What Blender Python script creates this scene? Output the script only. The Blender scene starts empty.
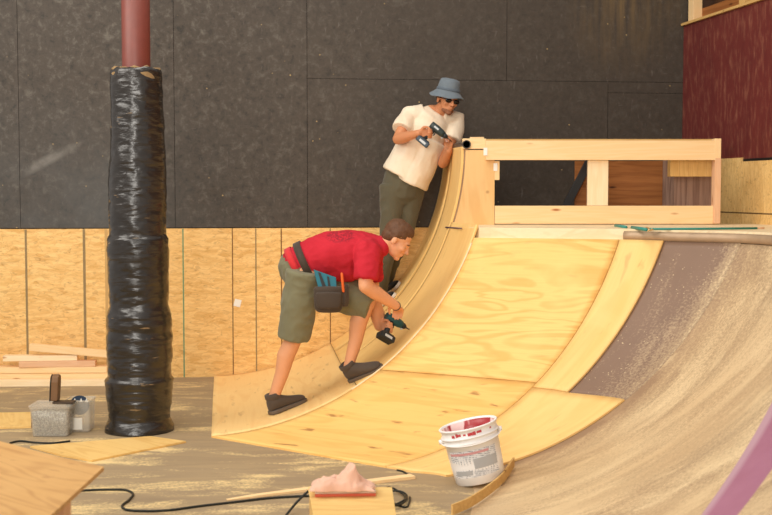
import bpy, bmesh, math, random
from mathutils import Vector, Matrix, Euler, noise as mnoise
random.seed(7)
SC = bpy.context.scene
V = Vector
# ------------------------------------------------------------------ camera, world, lights
F, CX, CY, H = 1200.0, 386.0, 257.5, 1.53
PITCH = math.atan(67.5/F)
cp, sp = math.cos(PITCH), math.sin(PITCH)
cam_d = bpy.data.cameras.new('camera'); cam = bpy.data.objects.new('camera', cam_d)
SC.collection.objects.link(cam); SC.camera = cam
cam.location = (0, 0, H); cam.rotation_euler = (math.pi/2-PITCH, 0, 0)
cam_d.sensor_width = 36; cam_d.lens = 36*F/772
cam_d.clip_end = 100
cam_d.dof.use_dof = True; cam_d.dof.focus_distance = 7.9; cam_d.dof.aperture_fstop = 3.2
SC.view_settings.view_transform = 'Standard'; SC.view_settings.look = 'None'
SC.view_settings.gamma = 1; SC.view_settings.use_curve_mapping = False
SC.view_settings.exposure = 0.0
w = bpy.data.worlds.new('world'); SC.world = w; w.use_nodes = True
w.node_tree.nodes['Background'].inputs[0].default_value = (1.0, 0.95, 0.90, 1)
w.node_tree.nodes['Background'].inputs[1].default_value = 0.56
def area(name, loc, target, sx, sy, power, col):
    d = bpy.data.lights.new(name, 'AREA'); d.shape = 'RECTANGLE'; d.size = sx; d.size_y = sy
    d.energy = power; d.color = col
    o = bpy.data.objects.new(name, d); SC.collection.objects.link(o); o.location = loc
    o.rotation_euler = (V(target)-V(loc)).to_track_quat('-Z', 'Y').to_euler()
area('fill_behind', (-1.6, -2.2, 3.2), (0.3, 8.0, 0.7), 3.4, 2.2, 310, (1.0, 0.95, 0.87))  # unseen soft front light, added behind the camera for the column highlight
area('fill_left', (-4.0, 5.6, 3.8), (0.6, 8.0, 0.4), 3.0, 2.0, 115, (1.0, 0.95, 0.87))  # fill light added to brighten the left-facing side of the ramp
area('skylight_front', (-2.0, 3.4, 5.2), (0.6, 8.0, 0.5), 3.0, 1.6, 70, (1.0, 0.95, 0.87))
area('skylight_over_ramp', (-0.6, 6.6, 5.4), (0.4, 7.4, 0.5), 2.6, 1.6, 85, (1.0, 0.95, 0.87))

# ------------------------------------------------------------------ pixel <-> place helpers
def proj(p):
    x, y, z = p; z -= H
    d = y*cp-z*sp; up = y*sp+z*cp
    return (CX+F*x/d, CY-F*up/d)
def ray(px, py):
    a = (px-CX)/F; b = -(py-CY)/F
    return V((a, cp+b*sp, -sp+b*cp))
def at_z(px, py, z):
    r = ray(px, py); return V((0, 0, H))+r*((z-H)/r.z)
def at_y(px, py, y):
    r = ray(px, py); return V((0, 0, H))+r*(y/r.y)
WK = .12
def wall_y(x): return 9.95+WK*x
def at_wall(px, py, off=0):
    r = ray(px, py); t = (9.95-off)/(r.y-WK*r.x); return V((0, 0, H))+r*t
# ------------------------------------------------------------------ ramp surface
LIPZ = 1.21
ST = [((-1.41,9.78),(.36,9.99)),((-1.265,8.7),(.455,8.7)),((-1.08,7.35),(.59,8.0)),
((0,6.54),(1.5,7.69)),((.13,6.44),(1.74,7.5)),((.32,6.33),(2.13,7.2)),
((.36,6.0),(2.27,6.7)),((.3,5.5),(2.3,6.1)),((.2,4.6),(2.32,5.0)),((.2,3.4),(2.32,3.6))]
def cr(a,b,c,d,t):
    return tuple(.5*((2*b[k])+(-a[k]+c[k])*t+(2*a[k]-5*b[k]+4*c[k]-d[k])*t*t+(-a[k]+3*b[k]-3*c[k]+d[k])*t**3) for k in (0,1))
def stn(u):
    i = max(0, min(int(u), len(ST)-2)); t = u-i
    if i < 2:
        return tuple(tuple(ST[i][j][k]*(1-t)+ST[i+1][j][k]*t for k in (0,1)) for j in (0,1))
    def g(n): return ST[max(2,min(n,len(ST)-1))]
    return tuple(cr(g(i-1)[j],g(i)[j],g(i+1)[j],g(i+2)[j],t) for j in (0,1))
def surf(u, v):
    b, l = stn(u); dx, dy = l[0]-b[0], l[1]-b[1]; r = math.hypot(dx,dy); dx /= r; dy /= r
    R = (r*r+LIPZ**2)/(2*LIPZ); A = math.acos(1-LIPZ/R)
    a = A*v; q = R*math.sin(a)
    return V((b[0]+dx*q, b[1]+dy*q, R*(1-math.cos(a))))
def snormal(u, v, side=0):
    e = .01
    u0, u1 = u-e, u+e
    if side < 0: u0, u1 = u-2*e, u
    if side > 0: u0, u1 = u, u+2*e
    u0 = max(u0, 0); u1 = min(u1, 8.999)
    n = (surf(u1,v)-surf(u0,v)).cross(surf(u,min(v+e,1.5))-surf(u,v-e))
    n.normalize()
    return n if n.z > 0 or abs(n.z) < .15 and n.x < 0 else -n
_grid = []
for i in range(0, 361):
    for j in range(0, 131):
        u = i/40.0; v = j/100.0
        if u > 1.0 and v > 1.0: continue
        if u > 8.99: u = 8.99
        p = surf(u, v); q = proj(p); _grid.append((q[0], q[1], u, v))
def hit(px, py, off=0.0):
    best = min(_grid, key=lambda g: (g[0]-px)**2+(g[1]-py)**2)
    u, v = best[2], best[3]
    for _ in range(6):
        a = proj(surf(u, v)); e = 1e-3
        bu = proj(surf(min(u+e,8.99), v)); bv = proj(surf(u, v+e))
        j00=(bu[0]-a[0])/e; j10=(bu[1]-a[1])/e; j01=(bv[0]-a[0])/e; j11=(bv[1]-a[1])/e
        det = j00*j11-j01*j10
        if abs(det) < 1e-6: break
        rx, ry = px-a[0], py-a[1]
        du = (rx*j11-ry*j01)/det; dv = (j00*ry-j10*rx)/det
        u = max(0, min(8.98, u+max(-.1,min(.1,du)))); v = max(0, min(1.3, v+max(-.05,min(.05,dv))))
    n = snormal(u, v)
    return surf(u, v)+n*(.013+off), n
# ------------------------------------------------------------------ object helpers
def tag(o, label=None, cat=None, group=None, kind=None):
    if label: o['label'] = label
    if cat: o['category'] = cat
    if group: o['group'] = group
    if kind: o['kind'] = kind
    return o
def link(o, parent=None):
    SC.collection.objects.link(o)
    if parent is not None:
        o.parent = parent
        bpy.context.view_layer.update()
        o.matrix_parent_inverse = parent.matrix_world.inverted()
    return o
def thing(name, loc, label, cat, group=None):
    o = bpy.data.objects.new(name, None); o.location = loc; o.empty_display_size = .1
    SC.collection.objects.link(o); bpy.context.view_layer.update()
    return tag(o, label, cat, group)
def smooth(me, on=True):
    for p in me.polygons: p.use_smooth = on
class MB:
    def __init__(s): s.bm = bmesh.new(); s.uv = None
    def face(s, vs):
        try: return s.bm.faces.new(vs)
        except ValueError: return None
    def box(s, c, size, rot=None):
        m = Matrix.Translation(V(c)) @ (rot.to_4x4() if rot else Matrix.Identity(4)) @ Matrix.Diagonal((size[0], size[1], size[2], 1))
        bmesh.ops.create_cube(s.bm, size=1, matrix=m); return s
    def ell(s, c, r, rot=None, seg=20):
        m = Matrix.Translation(V(c)) @ (rot.to_4x4() if rot else Matrix.Identity(4)) @ Matrix.Diagonal((r[0], r[1], r[2], 1))
        bmesh.ops.create_uvsphere(s.bm, u_segments=seg, v_segments=seg//2+2, radius=1, matrix=m); return s
    def rings(s, rings, closed=True, cap=True):
        prev = None; first = None
        for r in rings:
            vs = [s.bm.verts.new(p) for p in r]
            if prev:
                n = len(vs)
                for i in range(n if closed else n-1):
                    s.face((prev[i], prev[(i+1) % n], vs[(i+1) % n], vs[i]))
            else: first = vs
            prev = vs
        if cap: s.face(list(reversed(first))); s.face(prev)
        return s
    def tube(s, pts, rad, seg=16, round_ends=False, flat=None, cap=True):
        """flat = (direction, factor): sections squashed along direction"""
        pts = [V(p) for p in pts]
        if not hasattr(rad, '__len__'): rad = [rad]*len(pts)
        rad = list(rad)
        tang = []
        for i in range(len(pts)):
            a = pts[max(0, i-1)]; b = pts[min(len(pts)-1, i+1)]
            tang.append((b-a).normalized())
        if round_ends:
            pre, post = [], []
            for k in (0.0, .5, .8):
                a = math.acos(k) if k else math.pi/2
                pass
            P2, R2, T2 = [], [], []
            for a in (80, 55, 28):
                a = math.radians(a)
                P2.append(pts[0]-tang[0]*rad[0]*math.sin(a)); R2.append(rad[0]*math.cos(a)); T2.append(tang[0])
            P2 += pts; R2 += rad; T2 += tang
            for a in (28, 55, 80):
                a = math.radians(a)
                P2.append(pts[-1]+tang[-1]*rad[-1]*math.sin(a)); R2.append(rad[-1]*math.cos(a)); T2.append(tang[-1])
            pts, rad, tang = P2, R2, T2
        up = V((0, 0, 1)) if abs(tang[0].z) < .9 else V((1, 0, 0))
        n = tang[0].cross(up).normalized()
        rs = []
        for p, r, t in zip(pts, rad, tang):
            n = (n-t*n.dot(t)).normalized(); b = t.cross(n)
            ring = []
            for k in range(seg):
                a = 2*math.pi*k/seg
                d = n*math.cos(a)*r+b*math.sin(a)*r
                if flat:
                    f = V(flat[0]).normalized(); d = d+f*(d.dot(f)*(flat[1]-1))
                ring.append(p+d)
            rs.append(ring)
        return s.rings(rs, cap=cap)
    def prism(s, poly, z0, z1):
        a = [s.bm.verts.new((p[0], p[1], z0)) for p in poly]; b = [s.bm.verts.new((p[0], p[1], z1)) for p in poly]
        n = len(poly)
        for i in range(n): s.face((a[i], a[(i+1) % n], b[(i+1) % n], b[i]))
        s.face(list(reversed(a))); s.face(b); return s
    def extrude(s, poly3, vec):
        a = [s.bm.verts.new(p) for p in poly3]; b = [s.bm.verts.new(V(p)+V(vec)) for p in poly3]
        n = len(a)
        for i in range(n): s.face((a[i], a[(i+1) % n], b[(i+1) % n], b[i]))
        s.face(list(reversed(a))); s.face(b); return s
    def lathe(s, prof, seg=40, mat=None, cap=False):
        mat = mat or Matrix.Identity(4)
        return s.rings([[mat @ V((r*math.cos(2*math.pi*k/seg), r*math.sin(2*math.pi*k/seg), z)) for k in range(seg)] for r, z in prof], cap=cap)
    def build(s, name, mat, parent=None, sm=False, bevel=0, fix=True, sub=0):
        me = bpy.data.meshes.new(name)
        if fix: bmesh.ops.recalc_face_normals(s.bm, faces=s.bm.faces)
        s.bm.to_mesh(me); s.bm.free()
        if sm: smooth(me)
        if mat: me.materials.append(mat)
        o = bpy.data.objects.new(name, me)
        if bevel:
            m = o.modifiers.new('bevel', 'BEVEL'); m.width = bevel; m.segments = 2; m.limit_method = 'ANGLE'
        if sub:
            m = o.modifiers.new('sub', 'SUBSURF'); m.levels = sub; m.render_levels = sub
        return link(o, parent)
def remeshed(mb, name, mat, parent, voxel=.006, it=6, disp=0, dscale=8, fold=None):
    """union of overlapping closed shapes as one smooth continuous mesh"""
    o = mb.build(name, mat)
    m = o.modifiers.new('r', 'REMESH'); m.mode = 'VOXEL'; m.voxel_size = voxel; m.use_smooth_shade = True
    m = o.modifiers.new('s', 'SMOOTH'); m.factor = .5; m.iterations = it
    bpy.context.view_layer.update()
    dg = bpy.context.evaluated_depsgraph_get()
    me = bpy.data.meshes.new_from_object(o.evaluated_get(dg)); me.name = name
    old = o.data; o.modifiers.clear(); o.data = me; bpy.data.meshes.remove(old)
    if not me.materials: me.materials.append(mat)
    if disp:
        me.update(); ns = [v.normal.copy() for v in me.vertices]
        for v, n in zip(me.vertices, ns):
            p = v.co*dscale
            if fold: p = V((p.x*fold[0], p.y*fold[1], p.z*fold[2]))
            k = mnoise.noise(p); k2 = 1-2*abs(mnoise.noise(p*1.7+V((3, 1, 7))))
            v.co += n*disp*(k*.6+k2*.5)
    smooth(me)
    if parent is not None:
        o.parent = parent; o.matrix_parent_inverse = parent.matrix_world.inverted()
    return o
def board(name, p0, p1, wd, th, mat, parent=None, up=(0, 0, 1), bevel=.002):
    """timber with its length along local X, width along local Z (up), thickness along Y"""
    p0, p1 = V(p0), V(p1); x = (p1-p0); L = x.length; x.normalize()
    z = V(up); z = (z-x*z.dot(x)).normalized(); y = z.cross(x)
    mb = MB().box((0, 0, 0), (L, th, wd))
    me = bpy.data.meshes.new(name); mb.bm.to_mesh(me); mb.bm.free(); me.materials.append(mat)
    o = bpy.data.objects.new(name, me)
    m = Matrix((x, y, z)).transposed().to_4x4(); m.translation = (p0+p1)/2
    o.matrix_world = m
    if bevel:
        b = o.modifiers.new('bevel', 'BEVEL'); b.width = bevel; b.segments = 2
    return link(o, parent)
# ------------------------------------------------------------------ materials
def S(r, g, b):
    f = lambda c: (c/255/12.92) if c/255 <= .04045 else ((c/255+.055)/1.055)**2.4
    return (f(r), f(g), f(b), 1)
class N:
    def __init__(s, name, rough=.6, spec=.3):
        s.m = bpy.data.materials.new(name); s.m.use_nodes = True; s.t = s.m.node_tree
        s.b = s.t.nodes['Principled BSDF']; s.b.inputs['Roughness'].default_value = rough
        s.b.inputs['Specular IOR Level'].default_value = spec
    def n(s, typ, **k):
        x = s.t.nodes.new(typ)
        for a, b in k.items(): setattr(x, a, b)
        return x
    def l(s, a, b): s.t.links.new(a, b)
    def set(s, sock, val):
        if hasattr(val, 'is_output') or isinstance(val, bpy.types.NodeSocket): s.l(val, sock)
        else: sock.default_value = val
    def obj(s): return s.n('ShaderNodeTexCoord').outputs['Object']
    def objr(s):
        o = s.obj(); i = s.n('ShaderNodeObjectInfo'); m = s.n('ShaderNodeVectorMath', operation='SCALE')
        s.l(i.outputs['Random'], m.inputs['Scale']); m.inputs[0].default_value = (17, 31, 23)
        a = s.n('ShaderNodeVectorMath', operation='ADD'); s.l(o, a.inputs[0]); s.l(m.outputs[0], a.inputs[1]); return a.outputs[0]
    def uv(s, name='UVMap'): return s.n('ShaderNodeUVMap', uv_map=name).outputs[0]
    def geo(s): return s.n('ShaderNodeNewGeometry').outputs['Position']
    def map(s, v, scale=(1, 1, 1), rot=(0, 0, 0), loc=(0, 0, 0)):
        m = s.n('ShaderNodeMapping'); s.l(v, m.inputs[0]); m.inputs['Scale'].default_value = scale
        m.inputs['Rotation'].default_value = rot; m.inputs['Location'].default_value = loc; return m.outputs[0]
    def noise(s, v, scale=5, detail=4, rough=.55, dist=0):
        x = s.n('ShaderNodeTexNoise'); s.l(v, x.inputs['Vector']); x.inputs['Scale'].default_value = scale
        x.inputs['Detail'].default_value = detail; x.inputs['Roughness'].default_value = rough; x.inputs['Distortion'].default_value = dist
        return x.outputs['Fac']
    def vor(s, v, scale=5, out='Color', feature='F1', rand=1):
        x = s.n('ShaderNodeTexVoronoi', feature=feature); s.l(v, x.inputs['Vector']); x.inputs['Scale'].default_value = scale
        x.inputs['Randomness'].default_value = rand; return x.outputs[out]
    def math(s, op, a, b=0, c=None, clamp=False):
        x = s.n('ShaderNodeMath', operation=op, use_clamp=clamp); s.set(x.inputs[0], a); s.set(x.inputs[1], b)
        if c is not None: s.set(x.inputs[2], c)
        return x.outputs[0]
    def step(s, v, lo, hi, a=0, b=1):
        x = s.n('ShaderNodeMapRange'); s.l(v, x.inputs[0]); x.inputs[1].default_value = lo; x.inputs[2].default_value = hi
        x.inputs[3].default_value = a; x.inputs[4].default_value = b; return x.outputs[0]
    def mix(s, f, a, b, blend='MIX'):
        x = s.n('ShaderNodeMix', data_type='RGBA', blend_type=blend); s.set(x.inputs[0], f); s.set(x.inputs[6], a); s.set(x.inputs[7], b); return x.outputs[2]
    def sep(s, v):
        x = s.n('ShaderNodeSeparateXYZ'); s.l(v, x.inputs[0]); return x.outputs
    def comb(s, x, y, z):
        c = s.n('ShaderNodeCombineXYZ'); s.set(c.inputs[0], x); s.set(c.inputs[1], y); s.set(c.inputs[2], z); return c.outputs[0]
    def out(s, col, bump=None, bs=.2, bd=.005):
        s.set(s.b.inputs['Base Color'], col)
        if bump is not None:
            x = s.n('ShaderNodeBump'); x.inputs['Strength'].default_value = bs; x.inputs['Distance'].default_value = bd
            s.l(bump, x.inputs['Height']); s.l(x.outputs[0], s.b.inputs['Normal'])
        return s.m
def flat(name, c, rough=.6, spec=.3, metal=0, var=.12, scale=12):
    k = N(name, rough, spec); k.b.inputs['Metallic'].default_value = metal
    v = k.noise(k.obj(), scale, 4)
    d = tuple(x*(1-var) for x in c[:3])+(1,); e = tuple(min(1, x*(1+var)) for x in c[:3])+(1,)
    return k.out(k.mix(v, d, e), v, .1, .002)
def wood(name, c1, c2, knot, gs=1.0, rough=.62):
    """sawn timber, grain along local X"""
    k = N(name, rough, .25); o = k.objr()
    n1 = k.noise(k.map(o, (.9*gs, 11*gs, 11*gs)), 1.0, 3, .5, .6)
    rings = k.math('SINE', k.math('MULTIPLY', n1, 42))
    fine = k.noise(k.map(o, (6, 160, 160)), 1.0, 2)
    f = k.math('ADD', k.math('MULTIPLY', rings, .22), k.math('MULTIPLY', fine, .8), clamp=True)
    col = k.mix(f, c1, c2)
    kn = k.vor(k.map(o, (2.2, 8, 8)), 1.0, 'Distance')
    col = k.mix(k.step(kn, .10, .03), col, knot)
    return k.out(col, fine, .12, .002)
def plywood(name, c1, c2, c3, coord='uv', along='u', blot=1.0, smudge=.6, fig=34):
    k = N(name, .5, .3)
    o = k.uv() if coord == 'uv' else k.objr()
    if coord == 'objz': o = k.map(o, (1, 1, 1), (0, math.pi/2, 0))
    sc = (1.1, 6.5, 6.5) if along == 'u' else (6.5, 1.1, 6.5)
    n1 = k.noise(k.map(o, sc), .9, 2, .45, .9)
    ring = k.math('SINE', k.math('MULTIPLY', n1, fig))
    ring = k.step(ring, -.2, 1.0)
    fs = (3, 90, 90) if along == 'u' else (90, 3, 90)
    fine = k.noise(k.map(o, fs), 1.0, 3)
    bl = k.noise(k.map(o, (1, 1, 1)), 1.6, 4, .6, .5)
    col = k.mix(k.math('MULTIPLY', ring, .55), c1, c2)
    col = k.mix(k.step(fine, .45, .8, 0, .35), col, c2)
    col = k.mix(k.step(bl, .45, .75, 0, blot*.7), col, c3)
    ss = (5, 18, 5) if along == 'u' else (18, 5, 5)
    sm = k.noise(k.map(o, ss), 1.0, 3, .5, .4)
    col = k.mix(k.step(sm, .63, .74, 0, smudge), col, S(150, 98, 55))
    kn = k.vor(k.map(o, (3.1, 3.1, 3.1)), 1.0, 'Distance')
    col = k.mix(k.step(kn, .05, .02, 0, .5), col, S(150, 92, 45))
    return k.out(col, fine, .06, .002)
def osb(name, c1, c2, c3, dark, vert=False, s=1.0):
    k = N(name, .55, .3); o = k.objr()
    w_ = k.noise(o, 5, 2); wv = k.n('ShaderNodeVectorMath', operation='ADD'); k.l(o, wv.inputs[0])
    wc = k.comb(k.math('MULTIPLY', w_, .08), k.math('MULTIPLY', w_, .05), k.math('MULTIPLY', w_, -.07)); k.l(wc, wv.inputs[1]); o = wv.outputs[0]
    a0, a1 = (9, 42) if not vert else (42, 9)
    v1 = k.sep(k.vor(k.map(o, (a0*s, a0*s if vert else 1, a1*s), (0, .35, 0)), 1.0))[0]
    v2 = k.sep(k.vor(k.map(o, (a0*s*1.2, a0*s if vert else 1, a1*s*.9), (0, -.45, 0), (3, 0, 5)), 1.0))[1]
    v3 = k.sep(k.vor(k.map(o, (28*s, 28*s if vert else 1, 60*s), (0, .9, 0), (7, 0, 2)), 1.0))[2]
    e1 = k.vor(k.map(o, (a0*s, a0*s if vert else 1, a1*s), (0, .35, 0)), 1.0, 'Distance', 'DISTANCE_TO_EDGE')
    col = k.mix(v1, c1, c2); col = k.mix(k.math('MULTIPLY', v2, .55), col, c3); fn = k.noise(k.map(o, (16, 16 if vert else 1, 75) if not vert else (75, 75, 16), (0, -.25, 0)), 1.0, 4, .7); col = k.mix(k.step(fn, .52, .66, 0, .55), col, c2); col = k.mix(k.step(fn, .44, .34, 0, .6), col, c3)
    col = k.mix(k.step(v3, .93, .98, 0, .28), col, dark)
    sp_ = k.noise(k.map(o, (30, 1, 95) if not vert else (95, 95, 30), (0, .3, 0)), 1.0, 3); col = k.mix(k.step(sp_, .62, .74, 0, .6), col, dark)
    col = k.mix(k.step(e1, .04, .0, 0, .28), col, dark)
    return k.out(col, v1, .1, .003)
PINE = wood('new pine timber', S(248, 214, 164), S(242, 202, 144), S(176, 108, 56))
PINE_W = wood('pale pine timber', S(250, 228, 190), S(242, 212, 164), S(190, 130, 80))
PINE_P = wood('pinkish pine timber', S(232, 188, 150), S(222, 172, 130), S(170, 105, 70))
PINE_T = wood('yellow pine timber', S(222, 182, 115), S(200, 154, 88), S(120, 70, 30))
PINE_G = wood('weathered grey timber', S(160, 130, 112), S(112, 82, 70), S(80, 40, 30))
PLY_A = plywood('new plywood along slope', S(246, 202, 128), S(238, 188, 112), S(250, 210, 138), 'uv', 'v', 1, .3, 18)
PLY_B = plywood('new plywood figured', S(246, 200, 120), S(226, 162, 78), S(250, 208, 130), 'uv', 'u', 1, .15, 40)
PLY_C = plywood('new plywood smudged', S(244, 196, 116), S(232, 174, 92), S(250, 206, 128), 'uv', 'u', 1, .75, 26)
PLY_C2 = plywood('new plywood smudged along slope', S(248, 206, 138), S(238, 188, 118), S(252, 214, 148), 'uv', 'u', 1, .5, 24)
PLY_F = plywood('yellow plywood', S(232, 192, 120), S(216, 168, 94), S(240, 204, 134), 'obj', 'u', 1, .2)
PLY_O = plywood('worn orange plywood', S(206, 160, 100), S(170, 120, 68), S(214, 170, 112), 'obj', 'u', 1, .9)
PLY_D = wood('brown figured board', S(168, 108, 58), S(128, 74, 34), S(70, 34, 16), .8)
PLY_V = plywood('plywood side panel', S(234, 190, 128), S(220, 168, 102), S(238, 196, 136), 'objz', 'u', .6, .1, 22)
OSB_M = osb('strand board', S(242, 196, 124), S(220, 168, 94), S(252, 214, 146), S(150, 100, 50))
OSB_V = osb('strand board vertical strands', S(246, 204, 132), S(226, 180, 108), S(252, 216, 148), S(160, 110, 56), True, 1.3)
def black_panel():
    k = N('black painted panel', .55, .3); p = k.geo()
    n = k.noise(p, 1.4, 5, .65); f = k.noise(p, 26, 3, .7)
    col = k.mix(n, S(60, 52, 44), S(76, 67, 58)); col = k.mix(k.step(f, .3, .8, 0, .5), col, S(88, 78, 68))
    g1 = k.noise(p, 15, 6, .75, .3); lf = k.step(k.sep(p)[0], .4, -1.6, .35, 1.0)
    col = k.mix(k.math('MULTIPLY', k.step(g1, .52, .70), k.math('MULTIPLY', lf, .75)), col, S(112, 106, 96)); col = k.mix(k.math('MULTIPLY', k.step(g1, .46, .32), lf), col, S(48, 44, 38))
    s1 = k.noise(k.map(p, (40, 8, 10), (0, .6, 0)), 1.0, 3); col = k.mix(k.step(s1, .66, .74, 0, .35), col, S(120, 112, 104))
    s2 = k.noise(k.map(p, (10, 8, 40), (0, -.5, 0)), 1.0, 3); col = k.mix(k.step(s2, .67, .74, 0, .3), col, S(118, 110, 102))
    sk = k.vor(p, 9, 'Distance'); big = k.step(k.sep(p)[0], .2, 1.0)
    col = k.mix(k.math('MULTIPLY', k.step(sk, .06, .045), k.step(k.noise(p, 2.3, 2), .5, .58)), col, S(176, 150, 100))
    # brownish light reflection painted in high on the right, wiped pale mark low on the left
    x = k.sep(p)
    def patch(px, py, rx, rz, ang):
        c = at_wall(px, py); m = k.map(p, (1, 1, 1), (0, 0, 0), (-c.x, -c.y, -c.z))
        m = k.map(m, (1, 1, 1), (0, ang, 0)); m = k.map(m, (1/rx, 0, 1/rz)); l = k.n('ShaderNodeVectorMath', operation='LENGTH'); k.l(m, l.inputs[0]); return l.outputs['Value']
    g = patch(625, 5, .42, .5, 0); st = k.noise(k.map(p, (22, 1, 2)), 1.0, 3)
    col = k.mix(k.math('MULTIPLY', k.step(g, 1.3, .1), k.step(st, .35, .75)), col, S(112, 92, 64))
    g = patch(46, 161, .32, .045, .50); st = k.noise(p, 9, 3)
    col = k.mix(k.math('MULTIPLY', k.step(g, 1.1, .3, 0, .8), k.step(st, .3, .6)), col, S(134, 128, 120))
    # bluish grey haze of scuffs low on the left
    lo = k.math('MULTIPLY', k.step(x[0], -.6, -2.2), k.step(x[2], 2.4, 1.3))
    col = k.mix(k.math('MULTIPLY', lo, k.step(n, .3, .7, .2, .7)), col, S(88, 90, 90))
    return k.out(col, f, .15, .003)
BLACK = black_panel()
def red_panel():
    k = N('dark red painted wall', .45, .4); p = k.geo()
    n = k.noise(p, 3, 5, .65); f = k.noise(k.map(p, (30, 30, 7)), 1.0, 4, .7)
    col = k.mix(n, S(118, 50, 44), S(100, 40, 38)); col = k.mix(k.step(f, .50, .76, 0, .7), col, S(168, 112, 88))
    f2 = k.noise(k.map(p, (8, 8, 2.5)), 1.0, 4, .7); col = k.mix(k.step(f2, .5, .75, 0, .55), col, S(88, 32, 34))
    return k.out(col, f, .1, .002)
RED = red_panel()
def floor_mat():
    k = N('dusty workshop floor', .6, .3); p = k.geo()
    n = k.noise(k.map(p, (1.0, 2.6, 1)), 1.1, 6, .6, .6); st = k.noise(k.map(p, (1.2, 9, 1), (0, 0, .15)), 1.6, 6, .65, .5)
    gr = k.noise(p, 60, 3, .7)
    col = k.mix(n, S(142, 122, 96), S(168, 146, 114)); col = k.mix(k.step(st, .40, .70, 0, .5), col, S(180, 154, 114))
    d = k.noise(k.map(p, (1.3, 3.6, 1)), 1.2, 8, .66, .5); d = k.math('ADD', d, k.math('MULTIPLY', k.math('SUBTRACT', gr, .5), .35))
    col = k.mix(k.step(d, .53, .66, 0, .9), col, S(238, 208, 148))
    dk = k.noise(k.map(p, (.8, 3, 1), (0, 0, 0), (5, 3, 0)), 1.3, 5, .6); col = k.mix(k.step(dk, .56, .72, 0, .4), col, S(112, 94, 76))
    # seams between the floor sheets
    sx = k.sep(p); return k.out(col, gr, .1, .002)
FLOOR = floor_mat()
def dust_common(k, base, amount):
    """amount: 0 bare brown, 1 dust covered; streaks run along the slope"""
    uv = k.uv(); st = k.noise(k.map(uv, (3.6, 1.0, 1)), 1.0, 9, .68, .9); big = k.noise(k.map(uv, (2.2, .9, 1)), 1.0, 4, .6, .6)
    gr = k.noise(uv, 70, 4, .75)
    a = k.math('ADD', k.math('ADD', st, k.math('MULTIPLY', k.math('SUBTRACT', gr, .5), .8)), k.math('SUBTRACT', amount, .5))
    col = k.mix(k.noise(uv, 5, 4), base, tuple(c*1.25 for c in base[:3])+(1,))
    col = k.mix(k.step(a, .36, .78), col, S(210, 184, 144))
    col = k.mix(k.math('MULTIPLY', k.step(a, .60, .85), k.step(big, .4, .65)), col, S(234, 210, 168))
    return col, st, big, gr
def old_ramp():
    k = N('dust covered ramp surface', .5, .35); pr = k.sep(k.uv('param')); u = pr[0]; v = pr[1]
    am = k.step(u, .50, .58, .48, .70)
    edge = k.step(k.math('ADD', u, k.math('MULTIPLY', k.math('SUBTRACT', k.noise(k.uv(), 6, 5), .5), .03)), .522, .506)           # darker brown band beside the new sheets
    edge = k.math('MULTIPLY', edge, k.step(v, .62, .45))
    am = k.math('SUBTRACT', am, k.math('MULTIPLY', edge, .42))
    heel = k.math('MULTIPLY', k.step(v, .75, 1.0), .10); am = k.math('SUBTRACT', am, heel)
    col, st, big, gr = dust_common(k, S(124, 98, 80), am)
    sk = k.noise(k.map(k.uv(), (5, .45, 1), (0, 0, .12), (4, 2, 0)), 1.0, 5, .6, .3)
    col = k.mix(k.step(sk, .54, .70, 0, .5), col, S(172, 144, 112))
    bl = k.noise(k.map(k.uv(), (7, 2.6, 1)), 1.0, 6, .7, .4); col = k.mix(k.step(bl, .56, .66, 0, .45), col, S(236, 212, 168)); col = k.mix(k.step(bl, .42, .34, 0, .35), col, S(176, 148, 116))
    tan = k.noise(k.map(k.uv(), (1.4, .6, 1)), 1.0, 3); col = k.mix(k.step(tan, .35, .65, 0, .35), col, S(206, 170, 126))
    # purple painted stripe crossing the surface near the camera
    p = k.geo(); x = k.sep(p)
    def side(a, b):
        A = hit(*a)[0]; B = hit(*b)[0]; d = B-A; n = V((-d.y, d.x)).normalized(); c = n.x*A.x+n.y*A.y
        return k.math('SUBTRACT', k.math('ADD', k.math('MULTIPLY', x[0], n.x), k.math('MULTIPLY', x[1], n.y)), c)
    s1 = side((772, 404), (702, 515)); s2 = side((772, 470), (738, 515))
    s3 = side((772, 420), (708, 515))
    a1 = k.step(s1, -.004, .004); b1 = k.step(s2, .004, -.004)
    m = k.math('MULTIPLY', a1, b1); 
    s1n = k.math('MULTIPLY', a1, k.step(s3, .01, -.02))
    pc = k.mix(k.noise(p, 7, 4), S(156, 98, 122), S(172, 116, 140))
    col = k.mix(m, col, pc); col = k.mix(k.math('MULTIPLY', s1n, .55), col, S(200, 172, 180))
    return k.out(col, gr, .12, .003)
def dark_sheet():
    k = N('brown ramp sheet with dust', .5, .35); pr = k.sep(k.uv('param'))
    am = k.step(k.math('SUBTRACT', pr[0], k.math('MULTIPLY', pr[1], .03)), .37, .475, .06, .52)
    col, st, big, gr = dust_common(k, S(124, 98, 80), am)
    sp_ = k.vor(k.uv(), 34, 'Distance'); col = k.mix(k.math('MULTIPLY', k.step(sp_, .14, .08), k.step(k.noise(k.uv(), 4, 3), .45, .6)), col, S(214, 190, 150))
    return k.out(col, gr, .1, .002)
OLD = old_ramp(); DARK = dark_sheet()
STEEL_RED = flat('red oxide steel', S(112, 50, 38), .45, .5, 0, .15, 20)
COPING = flat('dusty steel pipe', S(176, 148, 118), .45, .5, .15, .3, 9)
STEEL = flat('dark steel', S(70, 62, 58), .4, .5, .6)
BLK = flat('black rubber', S(26, 25, 25), .45, .5)
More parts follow.
